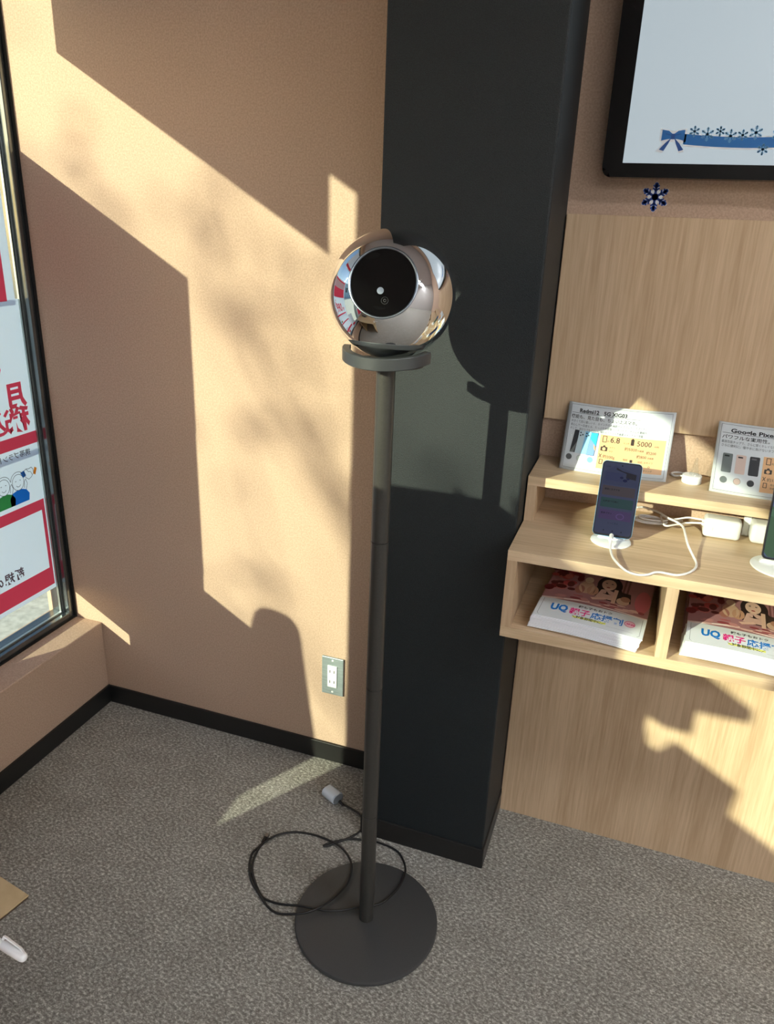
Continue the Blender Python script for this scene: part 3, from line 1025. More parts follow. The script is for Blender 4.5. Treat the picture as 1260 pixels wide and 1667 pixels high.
a = base_art('Google Pixel 8', 'パワフルな実用性。', ['最高性能チップで、さらに賢くキレイな写真も動画も思いのままに', 'さらに便利に。傷や水に負けないタフなスマートフォンです。', ''], 0.088, 0.094)
for u0, c, cb in ((0.016, (116, 124, 124), (30, 34, 34)), (0.041, (222, 196, 184), (40, 34, 34)), (0.066, (44, 46, 52), (104, 104, 108))):
    a.poly(rrect(u0, 0.0440, u0 + 0.0185, 0.0830, 0.0022, 4), ink(c), 3)
    a.poly(rrect(u0 + 0.003, 0.0765, u0 + 0.0125, 0.0795, 0.0014, 3), ink(cb), 4)
    a.poly(ell(u0 + 0.007, 0.0285, 0.0068, 0.0068, 24), ink((124, 118, 118)), 3)
    a.poly(ell(u0 + 0.007, 0.0285, 0.0062, 0.0062, 24), ink(c), 4)
icons(a, 0.0905, ('6.2', '4575', '5000', '187'))
card(1.6330, 0.2180, 0.146, -0.100, RT, math.radians(29), 0.008, 'white product card with grey, pink and black phone pictures, right of the white puck', a)


# ------------------------------------------------------------------ phones on stands
def slab_phone(cx, cy, zb, lean, w_, h_, label, screen_fn, rim):
    root = empty('smartphone', (cx, cy, zb), label, 'phone')
    sn, cs = math.sin(lean), math.cos(lean)
    # local (u right, v up along the phone, d out of the screen)
    mt = Matrix(((1, 0, 0, cx), (0, sn, -cs, cy), (0, cs, sn, zb), (0, 0, 0, 1)))
    MB().prism(rrect(-w_ / 2, 0, w_ / 2, h_, 0.0085), 0.0078, mt @ Matrix.Translation((0, 0, -0.008)), 0.0016).build('body', rim, root, 40)
    MB().prism(rrect(-w_ / 2 + 0.0006, 0.0006, w_ / 2 - 0.0006, h_ - 0.0006, 0.008), 0.0006, mt @ Matrix.Translation((0, 0, -0.0004))).build('bezel', M['phone_body'], root)
    a = Art()
    screen_fn(a, w_, h_)
    a.build('screen', lambda u, v, h: tuple(mt @ Vector((u, v, 0.0004 + h))), root)
    return root, mt


SCR = {}


def scr(c, s=0.6):
    """a lit screen colour, c in sRGB"""
    k = tuple(c)
    if k not in SCR:
        SCR[k] = plain('screen %d %d %d' % k, (0.004, 0.004, 0.005, 1), 0.12, 0, 0.25, emit=L(c), es=s)
    return SCR[k]


def screen_dark(a, w_, h_):
    a.poly(rrect(-w_ / 2 + 0.0028, 0.0048, w_ / 2 - 0.0028, h_ - 0.003, 0.006), scr((62, 68, 96)), 1)
    a.poly([(-0.033, 0.103), (0.033, 0.103), (0.033, 0.128), (-0.012, 0.142), (-0.033, 0.128)], scr((56, 62, 92)), 2)
    a.poly([(-0.029, 0.112), (0.004, 0.110), (0.004, 0.128), (-0.029, 0.128)], scr((50, 56, 92)), 3)
    a.poly([(-0.010, 0.134), (0.029, 0.128), (0.029, 0.117), (0.010, 0.119), (0.010, 0.128), (-0.010, 0.138)], scr((34, 32, 44)), 3)
    for u, v, q in ((0.002, 0.119, 0.0035), (0.009, 0.114, 0.0045), (0.014, 0.118, 0.0030)):
        a.poly(ell(u, v, q, q * 0.7, 10), scr((16, 22, 66)), 4)
    for v, c, tx in ((0.082, (72, 64, 70), '家族におすすめ'), (0.058, (40, 70, 72), '5G対応で快適に'), (0.034, (72, 56, 98), '料金プラン')):
        a.poly(rrect(-0.031, v, 0.031, v + 0.019, 0.0012, 3), scr(c), 2)
        a.text(tx, -0.027, v + 0.0105, 0.0042, scr((24, 24, 36)), 3, 0.02)
    a.poly(ell(0.010, 0.042, 0.008, 0.006, 20), scr((94, 72, 124)), 3)
    a.poly(ell(0.010, 0.042, 0.0062, 0.0045, 20), scr((72, 56, 98)), 4)
    a.text('もっと見る', -0.012, 0.0255, 0.0042, scr((42, 46, 72)), 3)
    for u in (-0.017, 0, 0.017):
        a.poly(ell(u, 0.0115, 0.0014, 0.0014, 10), scr((22, 26, 44)), 3)
    a.text('12:00', -0.031, h_ - 0.013, 0.0042, scr((40, 42, 60)), 3)
    a.poly(ell(0, h_ - 0.0075, 0.0014, 0.0014, 12), scr((20, 20, 28)), 3)


def screen_green(a, w_, h_):
    a.poly(rrect(-w_ / 2 + 0.0028, 0.0038, w_ / 2 - 0.0028, h_ - 0.003, 0.007), scr((92, 112, 146)), 1)
    a.poly([(-w_ / 2 + 0.0028, 0.012), (-w_ / 2 + 0.010, 0.0045), (w_ / 2 - 0.010, 0.0045), (w_ / 2 - 0.0028, 0.012), (w_ / 2 - 0.0028, 0.100), (0.010, 0.108), (-0.012, 0.106), (-0.024, 0.098), (-w_ / 2 + 0.0028, 0.100)], scr((82, 116, 86)), 2)
    a.poly([(-w_ / 2 + 0.0028, 0.082), (-0.020, 0.078), (0.004, 0.092), (-0.010, 0.104), (-0.024, 0.098), (-w_ / 2 + 0.0028, 0.094)], scr((96, 134, 104)), 3)


ph1, mt1 = slab_phone(1.4625, -0.2080, CT + 0.0105, math.radians(14.5), 0.076, 0.150, 'dark phone with coloured bars on its screen, on the left stand', screen_dark, M['blue_edge'])
ph2, mt2 = slab_phone(1.7735, -0.2060, CT + 0.0145, math.radians(13), 0.0735, 0.151, 'phone with a green and blue wallpaper, partly cut off by the right edge', screen_green, M['phone_body'])


def phone_stand(cx, cy, rad, label, zp, hb):
    root = empty('phone_stand', (cx, cy, CT + 0.0004), label, 'stand', 'white stands under the phones')
    MB().lathe([(0, 0), (rad - 0.001, 0), (rad, 0.001), (rad - 0.0005, 0.003), (rad - 0.003, 0.0042), (0, 0.0045)], 56, Matrix.Translation((cx, cy, CT + 0.0004))).build('foot', M['white'], root, 40)
    mb = MB()
    # wedge that carries the lower half of the phone, under its back
    mb.prism([(0.0, 0.0035), (0.052, 0.0035), (0.052, 0.030), (0.0365, 0.085), (0.0255, 0.085), (0.0125, 0.030), (0.006, zp), (0.0, zp)],
             0.034, Matrix(((0, 0, 1, cx - 0.017), (1, 0, 0, cy + 0.0026), (0, 1, 0, CT), (0, 0, 0, 1))), 0.0)
    mb.build('back_rest', M['white'], root, 30)
    mb = MB()
    mb.prism([(-rad * 0.72, 0), (rad * 0.72, 0), (rad * 0.62, hb), (-rad * 0.62, hb)], 0.010, Matrix(((1, 0, 0, cx), (0, 0, -1, cy + 0.0145), (0, 1, 0, CT + 0.0035), (0, 0, 0, 1))), 0.001)
    mb.build('ledge', M['white'], root, 30)
    return root


phone_stand(1.4625, -0.2080, 0.0395, 'white round phone stand with a cable, under the dark phone', 0.0072, 0.0040)
phone_stand(1.7735, -0.2060, 0.054, 'white round phone stand at the right edge, under the green phone', 0.0110, 0.0080)


# ------------------------------------------------------------------ chargers, puck and white leads
def rounded_box(x0, x1, y0, y1, z0, z1, b):
    return MB().box(x0, x1, y0, y1, z0, z1, bev=b, seg=4)


ch = empty('charger', (1.672, -0.085, CT), 'white box-shaped charger with two leads, between the phones', 'charger')
rounded_box(1.6370, 1.7080, -0.1020, -0.0620, CT + 0.0004, CT + 0.041, 0.0075).build('body', M['white'], ch, 40)
MB().box(1.6330, 1.6375, -0.090, -0.080, CT + 0.020, CT + 0.0255, bev=0.001).build('plug', M['white_cable'], ch)
MB().box(1.6330, 1.6375, -0.090, -0.080, CT + 0.028, CT + 0.0330, bev=0.001).build('plug', M['white_cable'], ch)
MB().box(1.6530, 1.6550, -0.1026, -0.1018, CT + 0.016, CT + 0.024).build('logo', ink((190, 200, 200)), ch)
ch2 = empty('charger', (1.752, -0.085, CT), 'white charger block half hidden behind the green phone', 'charger')
rounded_box(1.7265, 1.7900, -0.1000, -0.0500, CT + 0.0004, CT + 0.043, 0.009).build('body', M['white'], ch2, 40)
MB().box(1.714, 1.728, -0.060, -0.048, CT + 0.0004, CT + 0.050, bev=0.002).build('plug', M['white'], ch2)


def lead(name, pts, r, label, cat='cable', group=None, plugs=()):
    root = empty(name, pts[0][:2] + (CT,), label, cat, group)
    MB().tube(smooth_path(pts, 6), r, 8).build('cord', M['white_cable'], root, True)
    for p, q, rr in plugs:
        MB().tube([p, q], rr, 12).build('plug', M['white'], root, 50)
    return root


zc = CT + 0.0029
main = [(1.4628, -0.2215, CT + 0.017), (1.4635, -0.238, CT + 0.016), (1.4645, -0.262, 0.9140), (1.471, -0.298, 0.9120), (1.483, -0.326, 0.9105), (1.500, -0.3405, 0.9050), (1.519, -0.3420, 0.9020), (1.537, -0.3400, 0.9045), (1.549, -0.333, 0.9082), (1.561, -0.326, zc + 0.0006), (1.576, -0.326, zc), (1.590, -0.324, zc), (1.607, -0.307, zc), (1.6195, -0.281, zc), (1.6225, -0.255, zc), (1.617, -0.234, zc + 0.004), (1.606, -0.204, zc + 0.014), (1.600, -0.170, zc + 0.022), (1.596, -0.128, zc + 0.022), (1.584, -0.102, zc + 0.021), (1.568, -0.086, zc + 0.021), (1.551, -0.062, zc + 0.021), (1.535, -0.046, zc + 0.020), (1.517, -0.034, zc + 0.019), (1.503, -0.040, zc + 0.018)]
lead('charging_lead', main, 0.0023, 'white cable looping over the shelf edge from the dark phone', plugs=[((1.4627, -0.2165, CT + 0.0170), (1.4634, -0.240, CT + 0.0160), 0.0042)])
# coil of spare lead behind the dark phone, running to the charger
coil = []
for i in range(44):
    t = i / 43
    an = 0.4 + t * 2 * PI * 3.1
    rx = 0.030 + 0.005 * math.sin(7 * t)
    ry = 0.019 + 0.004 * math.cos(5 * t)
    coil.append((1.531 + rx * math.cos(an) + 0.006 * t, -0.066 + ry * math.sin(an), zc + 0.010 * t + 0.0015 * math.sin(9 * t)))
coil += [(1.562, -0.108, zc + 0.012), (1.584, -0.094, zc + 0.012), (1.606, -0.082, zc + 0.015), (1.624, -0.084, zc + 0.019), (1.634, -0.085, zc + 0.0203)]
lead('charging_lead', coil, 0.0021, 'white cable coiled behind the dark phone, running to the box-shaped charger')
lead('charging_lead', [(1.600, -0.030, zc), (1.578, -0.040, zc), (1.566, -0.060, zc + 0.013), (1.580, -0.078, zc + 0.0175), (1.605, -0.074, zc + 0.024), (1.624, -0.083, zc + 0.0275), (1.634, -0.085, zc + 0.0278)], 0.0019, 'short upper white lead plugged into the box-shaped charger')

puck = empty('security_puck', (1.600, -0.058, RT), 'round white security puck on the upper shelf between the two cards', 'puck')
MB().lathe([(0, 0), (0.0185, 0), (0.0195, 0.001), (0.0195, 0.015), (0.0185, 0.0165), (0.012, 0.0172), (0, 0.0172)], 48, Matrix.Translation((1.600, -0.058, RT))).build('body', M['white'], puck, 40)
MB().lathe([(0.010, 0.0172), (0.0085, 0.022), (0.005, 0.036), (0.0022, 0.052), (0, 0.054)], 24, Matrix.Translation((1.603, -0.058, RT)), cap=False).build('cone', M['clear'], puck, True)
MB().tube(smooth_path([(1.590, -0.043, RT + 0.008), (1.580, -0.038, RT + 0.005), (1.566, -0.036, RT + 0.003), (1.561, -0.022, RT + 0.003), (1.570, -0.010, RT + 0.003), (1.583, -0.010, RT + 0.003), (1.594, -0.020, RT + 0.004), (1.599, -0.040, RT + 0.007)], 6), 0.0024, 8).build('lead', M['white_cable'], puck, True)

# ------------------------------------------------------------------ flyers in the slots
PINK = (150, 104, 112)


def flyer_art():
    """A4 flyer: photograph above, white panel with lettering below; u across, v from the front edge"""
    a = Art()
    W_, V0 = 0.210, 0.082
    a.grid(0, V0, W_, 0.285, ink((172, 124, 126)), 1, 10, 10)
    # backdrop blocks
    a.poly([(0.060, 0.150), (W_, 0.150), (W_, 0.285), (0.060, 0.285)], ink((138, 98, 100)), 2)
    a.poly([(0.150, 0.160), (0.154, 0.160), (0.154, 0.240), (0.150, 0.240)], ink((120, 78, 78)), 3)
    a.poly([(0.158, 0.160), (0.162, 0.160), (0.162, 0.240), (0.158, 0.240)], ink((120, 78, 78)), 3)
    rnd = random.Random(5)
    # red flowers on the left
    for i in range(34):
        u, v = rnd.uniform(0.004, 0.062), rnd.uniform(0.125, 0.255)
        c = rnd.choice([(140, 40, 44), (104, 24, 30), (186, 74, 76), (90, 30, 30), (200, 110, 104)])
        a.poly(ell(u, v, rnd.uniform(0.006, 0.013), rnd.uniform(0.006, 0.014), 9, rnd.random(), rnd.random() + 2 * PI) if False else ell(u, v, rnd.uniform(0.006, 0.013), rnd.uniform(0.006, 0.014), 9), ink(c), 3 + 0.1 * i)
    # sweets and plates along the table edge
    for i in range(26):
        u, v = rnd.uniform(0.01, 0.2), V0 + rnd.uniform(0.004, 0.034)
        c = rnd.choice([(214, 168, 160), (180, 92, 92), (226, 190, 178), (150, 70, 74), (198, 140, 136)])
        a.poly(ell(u, v, rnd.uniform(0.006, 0.016), rnd.uniform(0.002, 0.006), 10), ink(c), 7 + 0.1 * i)
    # second figure, a toy-like bundle
    for u, v, rx, ry, c in ((0.078, 0.160, 0.016, 0.030, (206, 170, 142)), (0.078, 0.196, 0.009, 0.014, (226, 206, 180)), (0.092, 0.150, 0.012, 0.022, (196, 150, 120)), (0.066, 0.145, 0.010, 0.020, (170, 112, 96))):
        a.poly(ell(u, v, rx, ry, 16), ink(c), 11)
    # woman: dark hair, face, crown, pale dress, arms, tablet
    a.poly(ell(0.122, 0.190, 0.026, 0.044, 20), ink((44, 34, 34)), 11)
    a.poly([(0.098, 0.185), (0.094, 0.135), (0.112, 0.120), (0.150, 0.120), (0.156, 0.150), (0.146, 0.185)], ink((50, 40, 42)), 10.8)
    a.poly([(0.100, 0.124), (0.108, 0.164), (0.120, 0.170), (0.136, 0.162), (0.140, 0.124)], ink((214, 176, 160)), 12)
    a.poly(ell(0.120, 0.192, 0.015, 0.026, 20), ink((232, 196, 174)), 13)
    a.poly([(0.108, 0.226), (0.132, 0.226), (0.135, 0.254), (0.128, 0.240), (0.121, 0.258), (0.114, 0.240), (0.106, 0.252)], ink((206, 178, 132)), 14)
    for s in (-1, 1):
        a.poly(ell(0.120 + s * 0.006, 0.198, 0.0026, 0.0020, 8), ink((50, 36, 34)), 14)
    a.poly(ell(0.120, 0.179, 0.0040, 0.0026, 10), ink((176, 66, 70)), 14)
    a.poly([(0.092, 0.118), (0.120, 0.130), (0.124, 0.122), (0.098, 0.110)], ink((226, 186, 164)), 14)
    a.poly([(0.134, 0.112), (0.142, 0.112), (0.142, 0.176), (0.134, 0.176)], ink((222, 184, 160)), 14)
    a.poly([(0.140, 0.122), (0.172, 0.128), (0.168, 0.170), (0.138, 0.172)], ink((58, 46, 40)), 13)
    a.poly(ell(0.156, 0.130, 0.013, 0.016, 14), ink((212, 178, 150)), 15)
    a.poly(ell(0.160, 0.142, 0.010, 0.012, 14), ink((180, 132, 106)), 15.5)
    # rose chair back on the right
    a.poly(ell(0.194, 0.150, 0.0155, 0.050, 20), ink((204, 112, 122)), 9)
    # pale swoosh between picture and panel
    a.poly([(0, V0 + 0.002), (0.07, V0 + 0.014), (0.14, V0 + 0.006), (W_, V0 + 0.002), (W_, V0 - 0.002), (0, V0 - 0.002)], ink((232, 214, 206)), 12)
    # white panel
    a.grid(0, 0, W_, V0, ink((222, 229, 232)), 2, 10, 4)
    a.path([(0.007, V0 - 0.004), (0.007, 0.010), (0.010, 0.0065), (0.200, 0.0065), (0.203, 0.010), (0.203, V0 - 0.004)], 0.0007, ink((110, 120, 124)), 3)
    B1, P1, G1 = ink((10, 120, 204)), ink((226, 10, 128)), ink((52, 54, 60))
    a.text('UQ', 0.026, 0.036, 0.036, B1, 4, 0.045, width=0.034)
    a.text('親子', 0.0640, 0.034, 0.028, P1, 4, 0.022, width=0.040)
    a.text('応援割', 0.1060, 0.033, 0.028, B1, 4, 0.022, width=0.062)
    a.text('親も子もおトク', 0.078, 0.064, 0.0105, G1, 4, 0.02, width=0.066)
    a.grid(0.074, 0.0185, 0.138, 0.0255, ink((236, 240, 110)), 3, 6, 1)
    a.text('＼対象期間中に／', 0.072, 0.0180, 0.0120, G1, 4, 0.02, width=0.066)
    a.poly(ell(0.181, 0.046, 0.0105, 0.0125, 24), ink((214, 92, 128)), 4)
    a.poly(ell(0.181, 0.046, 0.0090, 0.0105, 24), ink((240, 196, 206)), 5)
    a.text('特典', 0.1745, 0.0420, 0.0080, P1, 6, 0.02)
    a.line(0.140, 0.0150, 0.190, 0.0150, 0.0006, ink((150, 156, 160)), 3)
    return a


fa = flyer_art()
PAPER_W = ink((236, 238, 246))
PAPER_P = ink((206, 172, 190))
FW, FH, FT = 0.210, 0.285, 0.0024


def flyer_z(u, v):
    """stacked brochures sag a little towards the ends of the front edge"""
    q = u / FW
    return 0.0035 * math.sin(PI * q) - 0.0028 * q + 0.004 * (v / FH) - 0.0015


def flyer_mesh():
    nu, nv = 12, 8
    bm_ = bmesh.new()
    g = []
    for h in (0, FT):
        g.append([[bm_.verts.new((FW * i / nu, FH * j / nv, flyer_z(FW * i / nu, FH * j / nv) + h)) for i in range(nu + 1)] for j in range(nv + 1)])
    for j in range(nv):
        for i in range(nu):
            bm_.faces.new((g[1][j][i], g[1][j][i + 1], g[1][j + 1][i + 1], g[1][j + 1][i]))
            bm_.faces.new((g[0][j][i], g[0][j + 1][i], g[0][j + 1][i + 1], g[0][j][i + 1]))
    for i in range(nu):
        bm_.faces.new((g[0][0][i], g[0][0][i + 1], g[1][0][i + 1], g[1][0][i]))
        bm_.faces.new((g[0][nv][i + 1], g[0][nv][i], g[1][nv][i], g[1][nv][i + 1]))
    for j in range(nv):
        bm_.faces.new((g[0][j + 1][0], g[0][j][0], g[1][j][0], g[1][j + 1][0]))
        bm_.faces.new((g[0][j][nu], g[0][j + 1][nu], g[1][j + 1][nu], g[1][j][nu]))
    me = bpy.data.meshes.new('flyer')
    bm_.to_mesh(me)
    bm_.free()
    me.materials.append(PAPER_W)
    for p in me.polygons:
        p.use_smooth = abs(p.normal.z) > 0.5
    return me


me_f = flyer_mesh()
fl0 = bpy.data.objects.new('flyer', me_f)
COL.objects.link(fl0)
hid = Art().grid(0, 0, FW, 0.082, ink((222, 229, 232)), 1, 12, 4).grid(0, 0.082, FW, 0.285, ink((156, 112, 112)), 1, 12, 6)
place_f = lambda u, v, h: (u, v, flyer_z(u, v) + FT + 0.00006 + h)
cov0 = hid.build('cover', place_f, fl0, 0.00004)
cov1 = fa.build('cover', place_f, fl0, 0.00006)
protos = [fl0, cov0, cov1]


def stack(x, y, n_, skew, rot0, names, grp):
    rnd = random.Random(int(x * 100))
    z = 0.7370 + 0.0050
    for i in range(n_):
        top = i == n_ - 1
        o = fl0.copy()
        COL.objects.link(o)
        c = (cov1 if top else cov0).copy()
        COL.objects.link(c)
        c.parent = o
        k = i / (n_ - 1)
        o.location = (x + skew[0] * k + rnd.uniform(-0.0012, 0.0012), y + skew[1] * k + rnd.uniform(-0.0015, 0.0015), z)
        o.rotation_euler = (0, 0, rot0)
        tag(o, names[0] if top else names[1], 'flyer', grp)
        z += FT + 0.0006


stack(1.3310, -0.3180, 11, (0.0075, -0.0060), math.radians(-4.2), ('topmost pink photo flyer in the left slot of the shelf', 'pink photo flyer underneath the topmost one in the left slot'), 'flyers stacked in the left slot')
stack(1.6200, -0.3150, 12, (0.0030, -0.0080), math.radians(-3.4), ('topmost pink photo flyer in the right slot of the shelf', 'pink photo flyer underneath the topmost one in the right slot'), 'flyers stacked in the right slot')

for o in protos:
    bpy.data.objects.remove(o)

# ================================================================== counter at the left edge, pen, chair, added shadow screen
ang = math.radians(-10.2)
ctr = empty('service_counter', (0.862, -1.159, 0), 'tan counter whose corner shows at the left edge of the picture', 'counter')
ctr.rotation_euler = (0, 0, ang)
M_c = Matrix.Translation((0.862, -1.159, 0)) @ Matrix.Rotation(ang, 4, 'Z')


def cbox(x0, x1, y0, y1, z0, z1, name, mt, b=0.0):
    o = MB().box(x0, x1, y0, y1, z0, z1, bev=b).build(name, mt, None)
    o.parent = ctr
    return o


TT = 0.700
cbox(-0.62, 0.0, -0.90, 0.0, TT - 0.0015, TT, 'top', M['counter_top'])
cbox(-0.62, -0.0006, -0.8994, -0.0006, TT - 0.005, TT - 0.0015, 'top_edge', M['counter_edge'])
for x in (-0.58, -0.08):
    cbox(x, x + 0.022, -0.84, -0.08, 0.0, TT - 0.005, 'end_panel', M['counter_top'])
cbox(-0.558, -0.08, -0.80, -0.78, 0.10, TT - 0.005, 'modesty_panel', M['counter_top'])
# out-of-view screen, added so its upper edge draws the column's level shadow line
scn = empty('shadow_screen', (0.34, -1.45, TT), 'beige screen added on the tan counter to cast the level shadow edge on the column', 'screen')
pl = [(0.250, TT), (0.530, TT), (0.530, 1.372), (0.500, 1.392), (0.462, 1.401), (0.455, 1.4045), (0.250, 1.4045)]
MB().prism(pl, 0.018, mm_tv @ Matrix.Translation((0, 0, 1.441))).build('cloth_panel', M['grey_panel'], scn)
MB().box(0.30, 0.48, -1.53, -1.38, TT, TT + 0.008, bev=0.002).build('foot', M['cradle'], scn)

# pen in its holder on the counter, cap end reaching past the edge
pz = 0.735
E1 = Vector((0.948, -1.249, pz))
pd = Vector((0.045, 0.0075, -0.004)).normalized()
pd = Vector((0.96, -0.05, -0.16)).normalized()
pen = empty('ballpoint_pen', tuple(E1 - pd * 0.14), 'white capped pen poking in at the left edge above the carpet', 'pen')
mp_ = Matrix.Translation(E1) @ pd.to_track_quat('Z', 'Y').to_matrix().to_4x4()
MB().lathe([(0, 0.0), (0.0022, -0.0003), (0.0040, -0.0018), (0.0050, -0.0045), (0.0053, -0.009), (0.0053, -0.032), (0.0048, -0.0325)], 24, mp_).build('cap', M['pen'], pen, 50)
MB().lathe([(0.0042, -0.030), (0.0042, -0.125), (0.0015, -0.140), (0, -0.141)], 24, mp_, cap=False).build('barrel', M['pen'], pen, 50)
upv = Vector((0, 0.55, 0.83))
upv = (upv - pd * upv.dot(pd)).normalized()
sdv = pd.cross(upv)
mcl = Matrix((pd, upv, sdv)).transposed().to_4x4()
mcl.translation = E1
MB().prism([(-0.004, 0.0045), (-0.010, 0.0070), (-0.033, 0.0088), (-0.036, 0.0088), (-0.036, 0.0045), (-0.0335, 0.0045), (-0.0335, 0.0072), (-0.012, 0.0058), (-0.009, 0.0045)], 0.003, mcl @ Matrix.Translation((0, 0, -0.0015))).build('clip', M['pen'], pen)
hol = empty('pen_holder', (0.835, -1.245, TT), 'small white pen holder on the tan counter, just out of frame at left', 'holder')
MB().lathe([(0, 0), (0.020, 0), (0.022, 0.002), (0.021, 0.006), (0.010, 0.012), (0.0075, 0.040), (0.0085, 0.0425), (0, 0.043)], 32, Matrix.Translation((0.835, -1.245, TT))).build('body', M['pen'], hol, 40)

# chair on the far side of the counter
chair = empty('office_chair', (0.16, -2.30, 0), 'black swivel chair behind the tan counter, seen in the chrome ball', 'chair')
MB().lathe([(0, 0.43), (0.20, 0.43), (0.225, 0.445), (0.225, 0.485), (0.20, 0.50), (0, 0.505)], 40, Matrix.Translation((0.30, -2.35, 0))).build('seat', M['black_leather'], chair, 40)
mb = MB()
ring = []
for i in range(17):
    an = math.radians(115 + 130 * i / 16)
    ring.append((0.30 + 0.235 * math.cos(an), -2.35 + 0.235 * math.sin(an)))
inner = [(0.30 + 0.195 * math.cos(math.radians(115 + 130 * i / 16)), -2.35 + 0.195 * math.sin(math.radians(115 + 130 * i / 16))) for i in range(17)]
mb.prism(ring + inner[::-1], 0.36, Matrix.Translation((0, 0, 0.50)))
mb.build('backrest', M['black_leather'], chair, 40)
MB().lathe([(0.026, 0.06), (0.026, 0.43)], 20, Matrix.Translation((0.30, -2.35, 0))).build('post', M['cradle'], chair, 40)
for i in range(5):
    an = 2 * PI * i / 5
    MB().tube([(0.30, -2.35, 0.075), (0.30 + 0.24 * math.cos(an), -2.35 + 0.24 * math.sin(an), 0.03)], 0.018, 10, 0.014).build('leg', M['cradle'], chair, 50)

# ------------------------------------------------------------------ display table further back in the shop
tb = empty('display_table', (2.95, -3.3, 0), 'pale wooden display table in the shop behind, seen in the chrome ball', 'table')
MB().box(2.30, 3.50, -4.60, -3.0, 0.86, 0.89, bev=0.002).build('top', M['wood_x'], tb)
MB().box(2.34, 3.46, -4.56, -3.04, 0.70, 0.72).build('shelf', M['wood_x'], tb)
for x in (2.32, 2.88, 3.45):
    MB().box(x, x + 0.03, -4.56, -3.04, 0.0, 0.86).build('panel', M['wood_z'], tb)
for i, (x, y) in enumerate(((2.5, -3.3), (2.9, -3.35), (3.3, -3.3), (2.5, -4.0), (3.0, -4.1))):
    b_ = MB().box(x - 0.11, x + 0.11, y - 0.006, y + 0.006, 0.89, 1.04).build('notice_board', M['paper'])
    tag(b_, 'white notice standing on the display table in the shop behind', 'sign', 'notices on the display table')

# ------------------------------------------------------------------ ceiling lamps and added fill panels
first = None
for i, (x, y) in enumerate(((0.75, -2.35), (1.55, -2.75), (0.85, -3.9), (2.35, -3.0), (2.4, -1.2), (3.6, -1.2), (3.6, -2.6), (4.7, -1.8), (4.7, -3.4), (3.5, -4.2), (2.2, -4.9), (4.7, -5.0), (0.9, -5.3), (1.2, -0.9))):
    lm = empty('ceiling_light', (x, y, ZC), 'round flush ceiling light in the shop ceiling', 'light', 'ceiling lights')
    MB().lathe([(0.098, 0.0), (0.112, 0.0), (0.112, -0.012), (0.098, -0.020)], 32, Matrix.Translation((x, y, ZC))).build('rim', M['lamp_frame'], lm, 40)
    MB().lathe([(0, -0.016), (0.097, -0.014), (0.097, -0.004), (0, -0.004)], 32, Matrix.Translation((x, y, ZC)), cap=False).build('diffuser', M['lamp'], lm, 40)

M['fill_lamp'] = plain('fill diffuser', (1, 1, 1, 1), 0.5, emit=(0.97, 0.985, 1.0), es=PANEL)  # fill panels, added to brighten the floor and lower shelf
for i, (x, y) in enumerate(((3.25, -1.5), (4.72, -1.5), (2.7, -3.4), (4.3, -3.4), (2.3, -5.2), (4.3, -5.2))):
    lm = empty('fill_panel', (x, y, ZC), 'long flat fill light added to the shop ceiling', 'light', 'added ceiling fill lights')
    MB().box(x - 0.63, x + 0.63, y - 0.18, y + 0.18, ZC - 0.018, ZC, bev=0.003).build('frame', M['lamp_frame'], lm)
    MB().box(x - 0.60, x + 0.60, y - 0.15, y + 0.15, ZC - 0.022, ZC - 0.0185).build('diffuser', M['fill_lamp'], lm)

# ================================================================== the street outside
o = MB().box(-14, -0.201, -22, 8, -0.16, -0.10).build('ground_outside', M['asphalt'])
struct(o)
bol = tag(MB().lathe([(0, -0.10), (0.170, -0.10), (0.148, 0.30), (0.106, 0.66), (0.076, 0.91), (0.067, 1.00), (0.060, 1.035), (0.044, 1.056), (0, 1.064)], 40, Matrix.Translation((-0.425, -1.675, 0))).build('arch_blocker', M['arch_blocker'], None, 40), 'tapered grey round topped shape added outside the window to cast the arched wall shadow', 'arch_blocker')  # unseen shape, added and tapered to cast the arched wall shadow
for i, y in enumerate((0.45, 0.95, 0.15, 1.5)):
    o = MB().box(-1.28, -1.22, y - 0.03, y + 0.03, -0.10, 0.75, bev=0.004).build('fence_post', M['post'])
    tag(o, 'brown square fence post on the pavement outside the window', 'post', 'fence posts outside')
o = MB().box(-0.70, -0.66, -0.55, 0.05, -0.10, 0.30, bev=0.004).build('street_board', ink((214, 96, 104)))
tag(o, 'low red board on the pavement outside the window', 'sign')
fac = empty('street_building', (-13, -6, -0.1), 'pale blue building across the street outside the window', 'building')
MB().box(-14, -13, -9.5, 6, -0.10, 4.2).build('wall', M['facade'], fac)
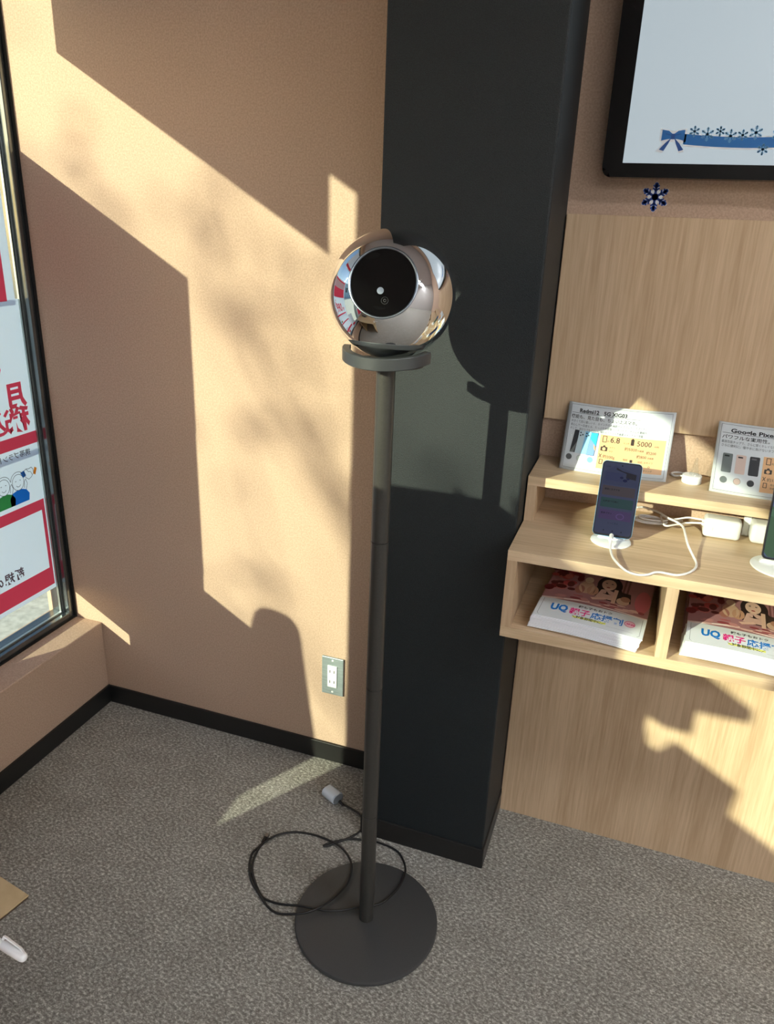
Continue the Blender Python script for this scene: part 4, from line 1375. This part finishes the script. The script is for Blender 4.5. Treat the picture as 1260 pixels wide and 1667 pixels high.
for i in range(5):
    y = -8.6 + i * 2.9
    MB().box(-13.01, -12.98, y, y + 1.3, 1.6, 3.0).build('window', M['facade_glass'], fac)

# street tree between the sun and the window: bare boughs and thin late leaves
tree = empty('street_tree', (-5.90, -11.6, -0.10), 'thin-leaved street tree outside the window', 'tree')
rt = random.Random(21)
tb_ = Vector((-5.90, -11.6, -0.10))
mb = MB()
tips = []


def bough(p, d, ln_, r, lev):
    pts = [p]
    for i in range(5):
        d = (d + Vector((rt.uniform(-.18, .18), rt.uniform(-.18, .18), rt.uniform(-.10, .14)))).normalized()
        pts.append(pts[-1] + d * ln_ / 5)
    mb.tube(pts, r, 6, r * 0.55)
    if lev == 0:
        tips.extend(pts[1:])
        return
    for k in range(3):
        q = pts[2 + k % 4]
        dd = (d + Vector((rt.uniform(-.9, .9), rt.uniform(-.9, .9), rt.uniform(-.35, .7)))).normalized()
        bough(q, dd, ln_ * 0.66, r * 0.5, lev - 1)


mbt = mb
bough(tb_ + Vector((0, 0, 2.6)), Vector((0.0, 0.05, 1)), 2.3, 0.045, 3)
mb.build('branches', M['bark'], tree, True)
MB().tube([tb_, tb_ + Vector((0.02, 0, 1.4)), tb_ + Vector((0, 0, 2.7))], 0.10, 12, 0.065).build('trunk', M['bark'], tree, True)
lv = bmesh.new()
for p in tips:
    for k in range(2):
        c = p + Vector((rt.gauss(0, .16), rt.gauss(0, .16), rt.gauss(0, .14)))
        a1 = Vector((rt.gauss(0, 1), rt.gauss(0, 1), rt.gauss(0, 1))).normalized()
        b1 = a1.orthogonal().normalized()
        s1 = rt.uniform(0.03, 0.055)
        lv.faces.new([lv.verts.new(c + q) for q in (a1 * s1, b1 * s1 * 0.55, -a1 * s1, -b1 * s1 * 0.55)])
me = bpy.data.meshes.new('foliage')
lv.to_mesh(me)
lv.free()
me.materials.append(M['leaf'])
o = bpy.data.objects.new('foliage', me)
COL.objects.link(o)
o.parent = tree
o.matrix_parent_inverse = tree.matrix_basis.inverted()
o['kind'] = 'stuff'
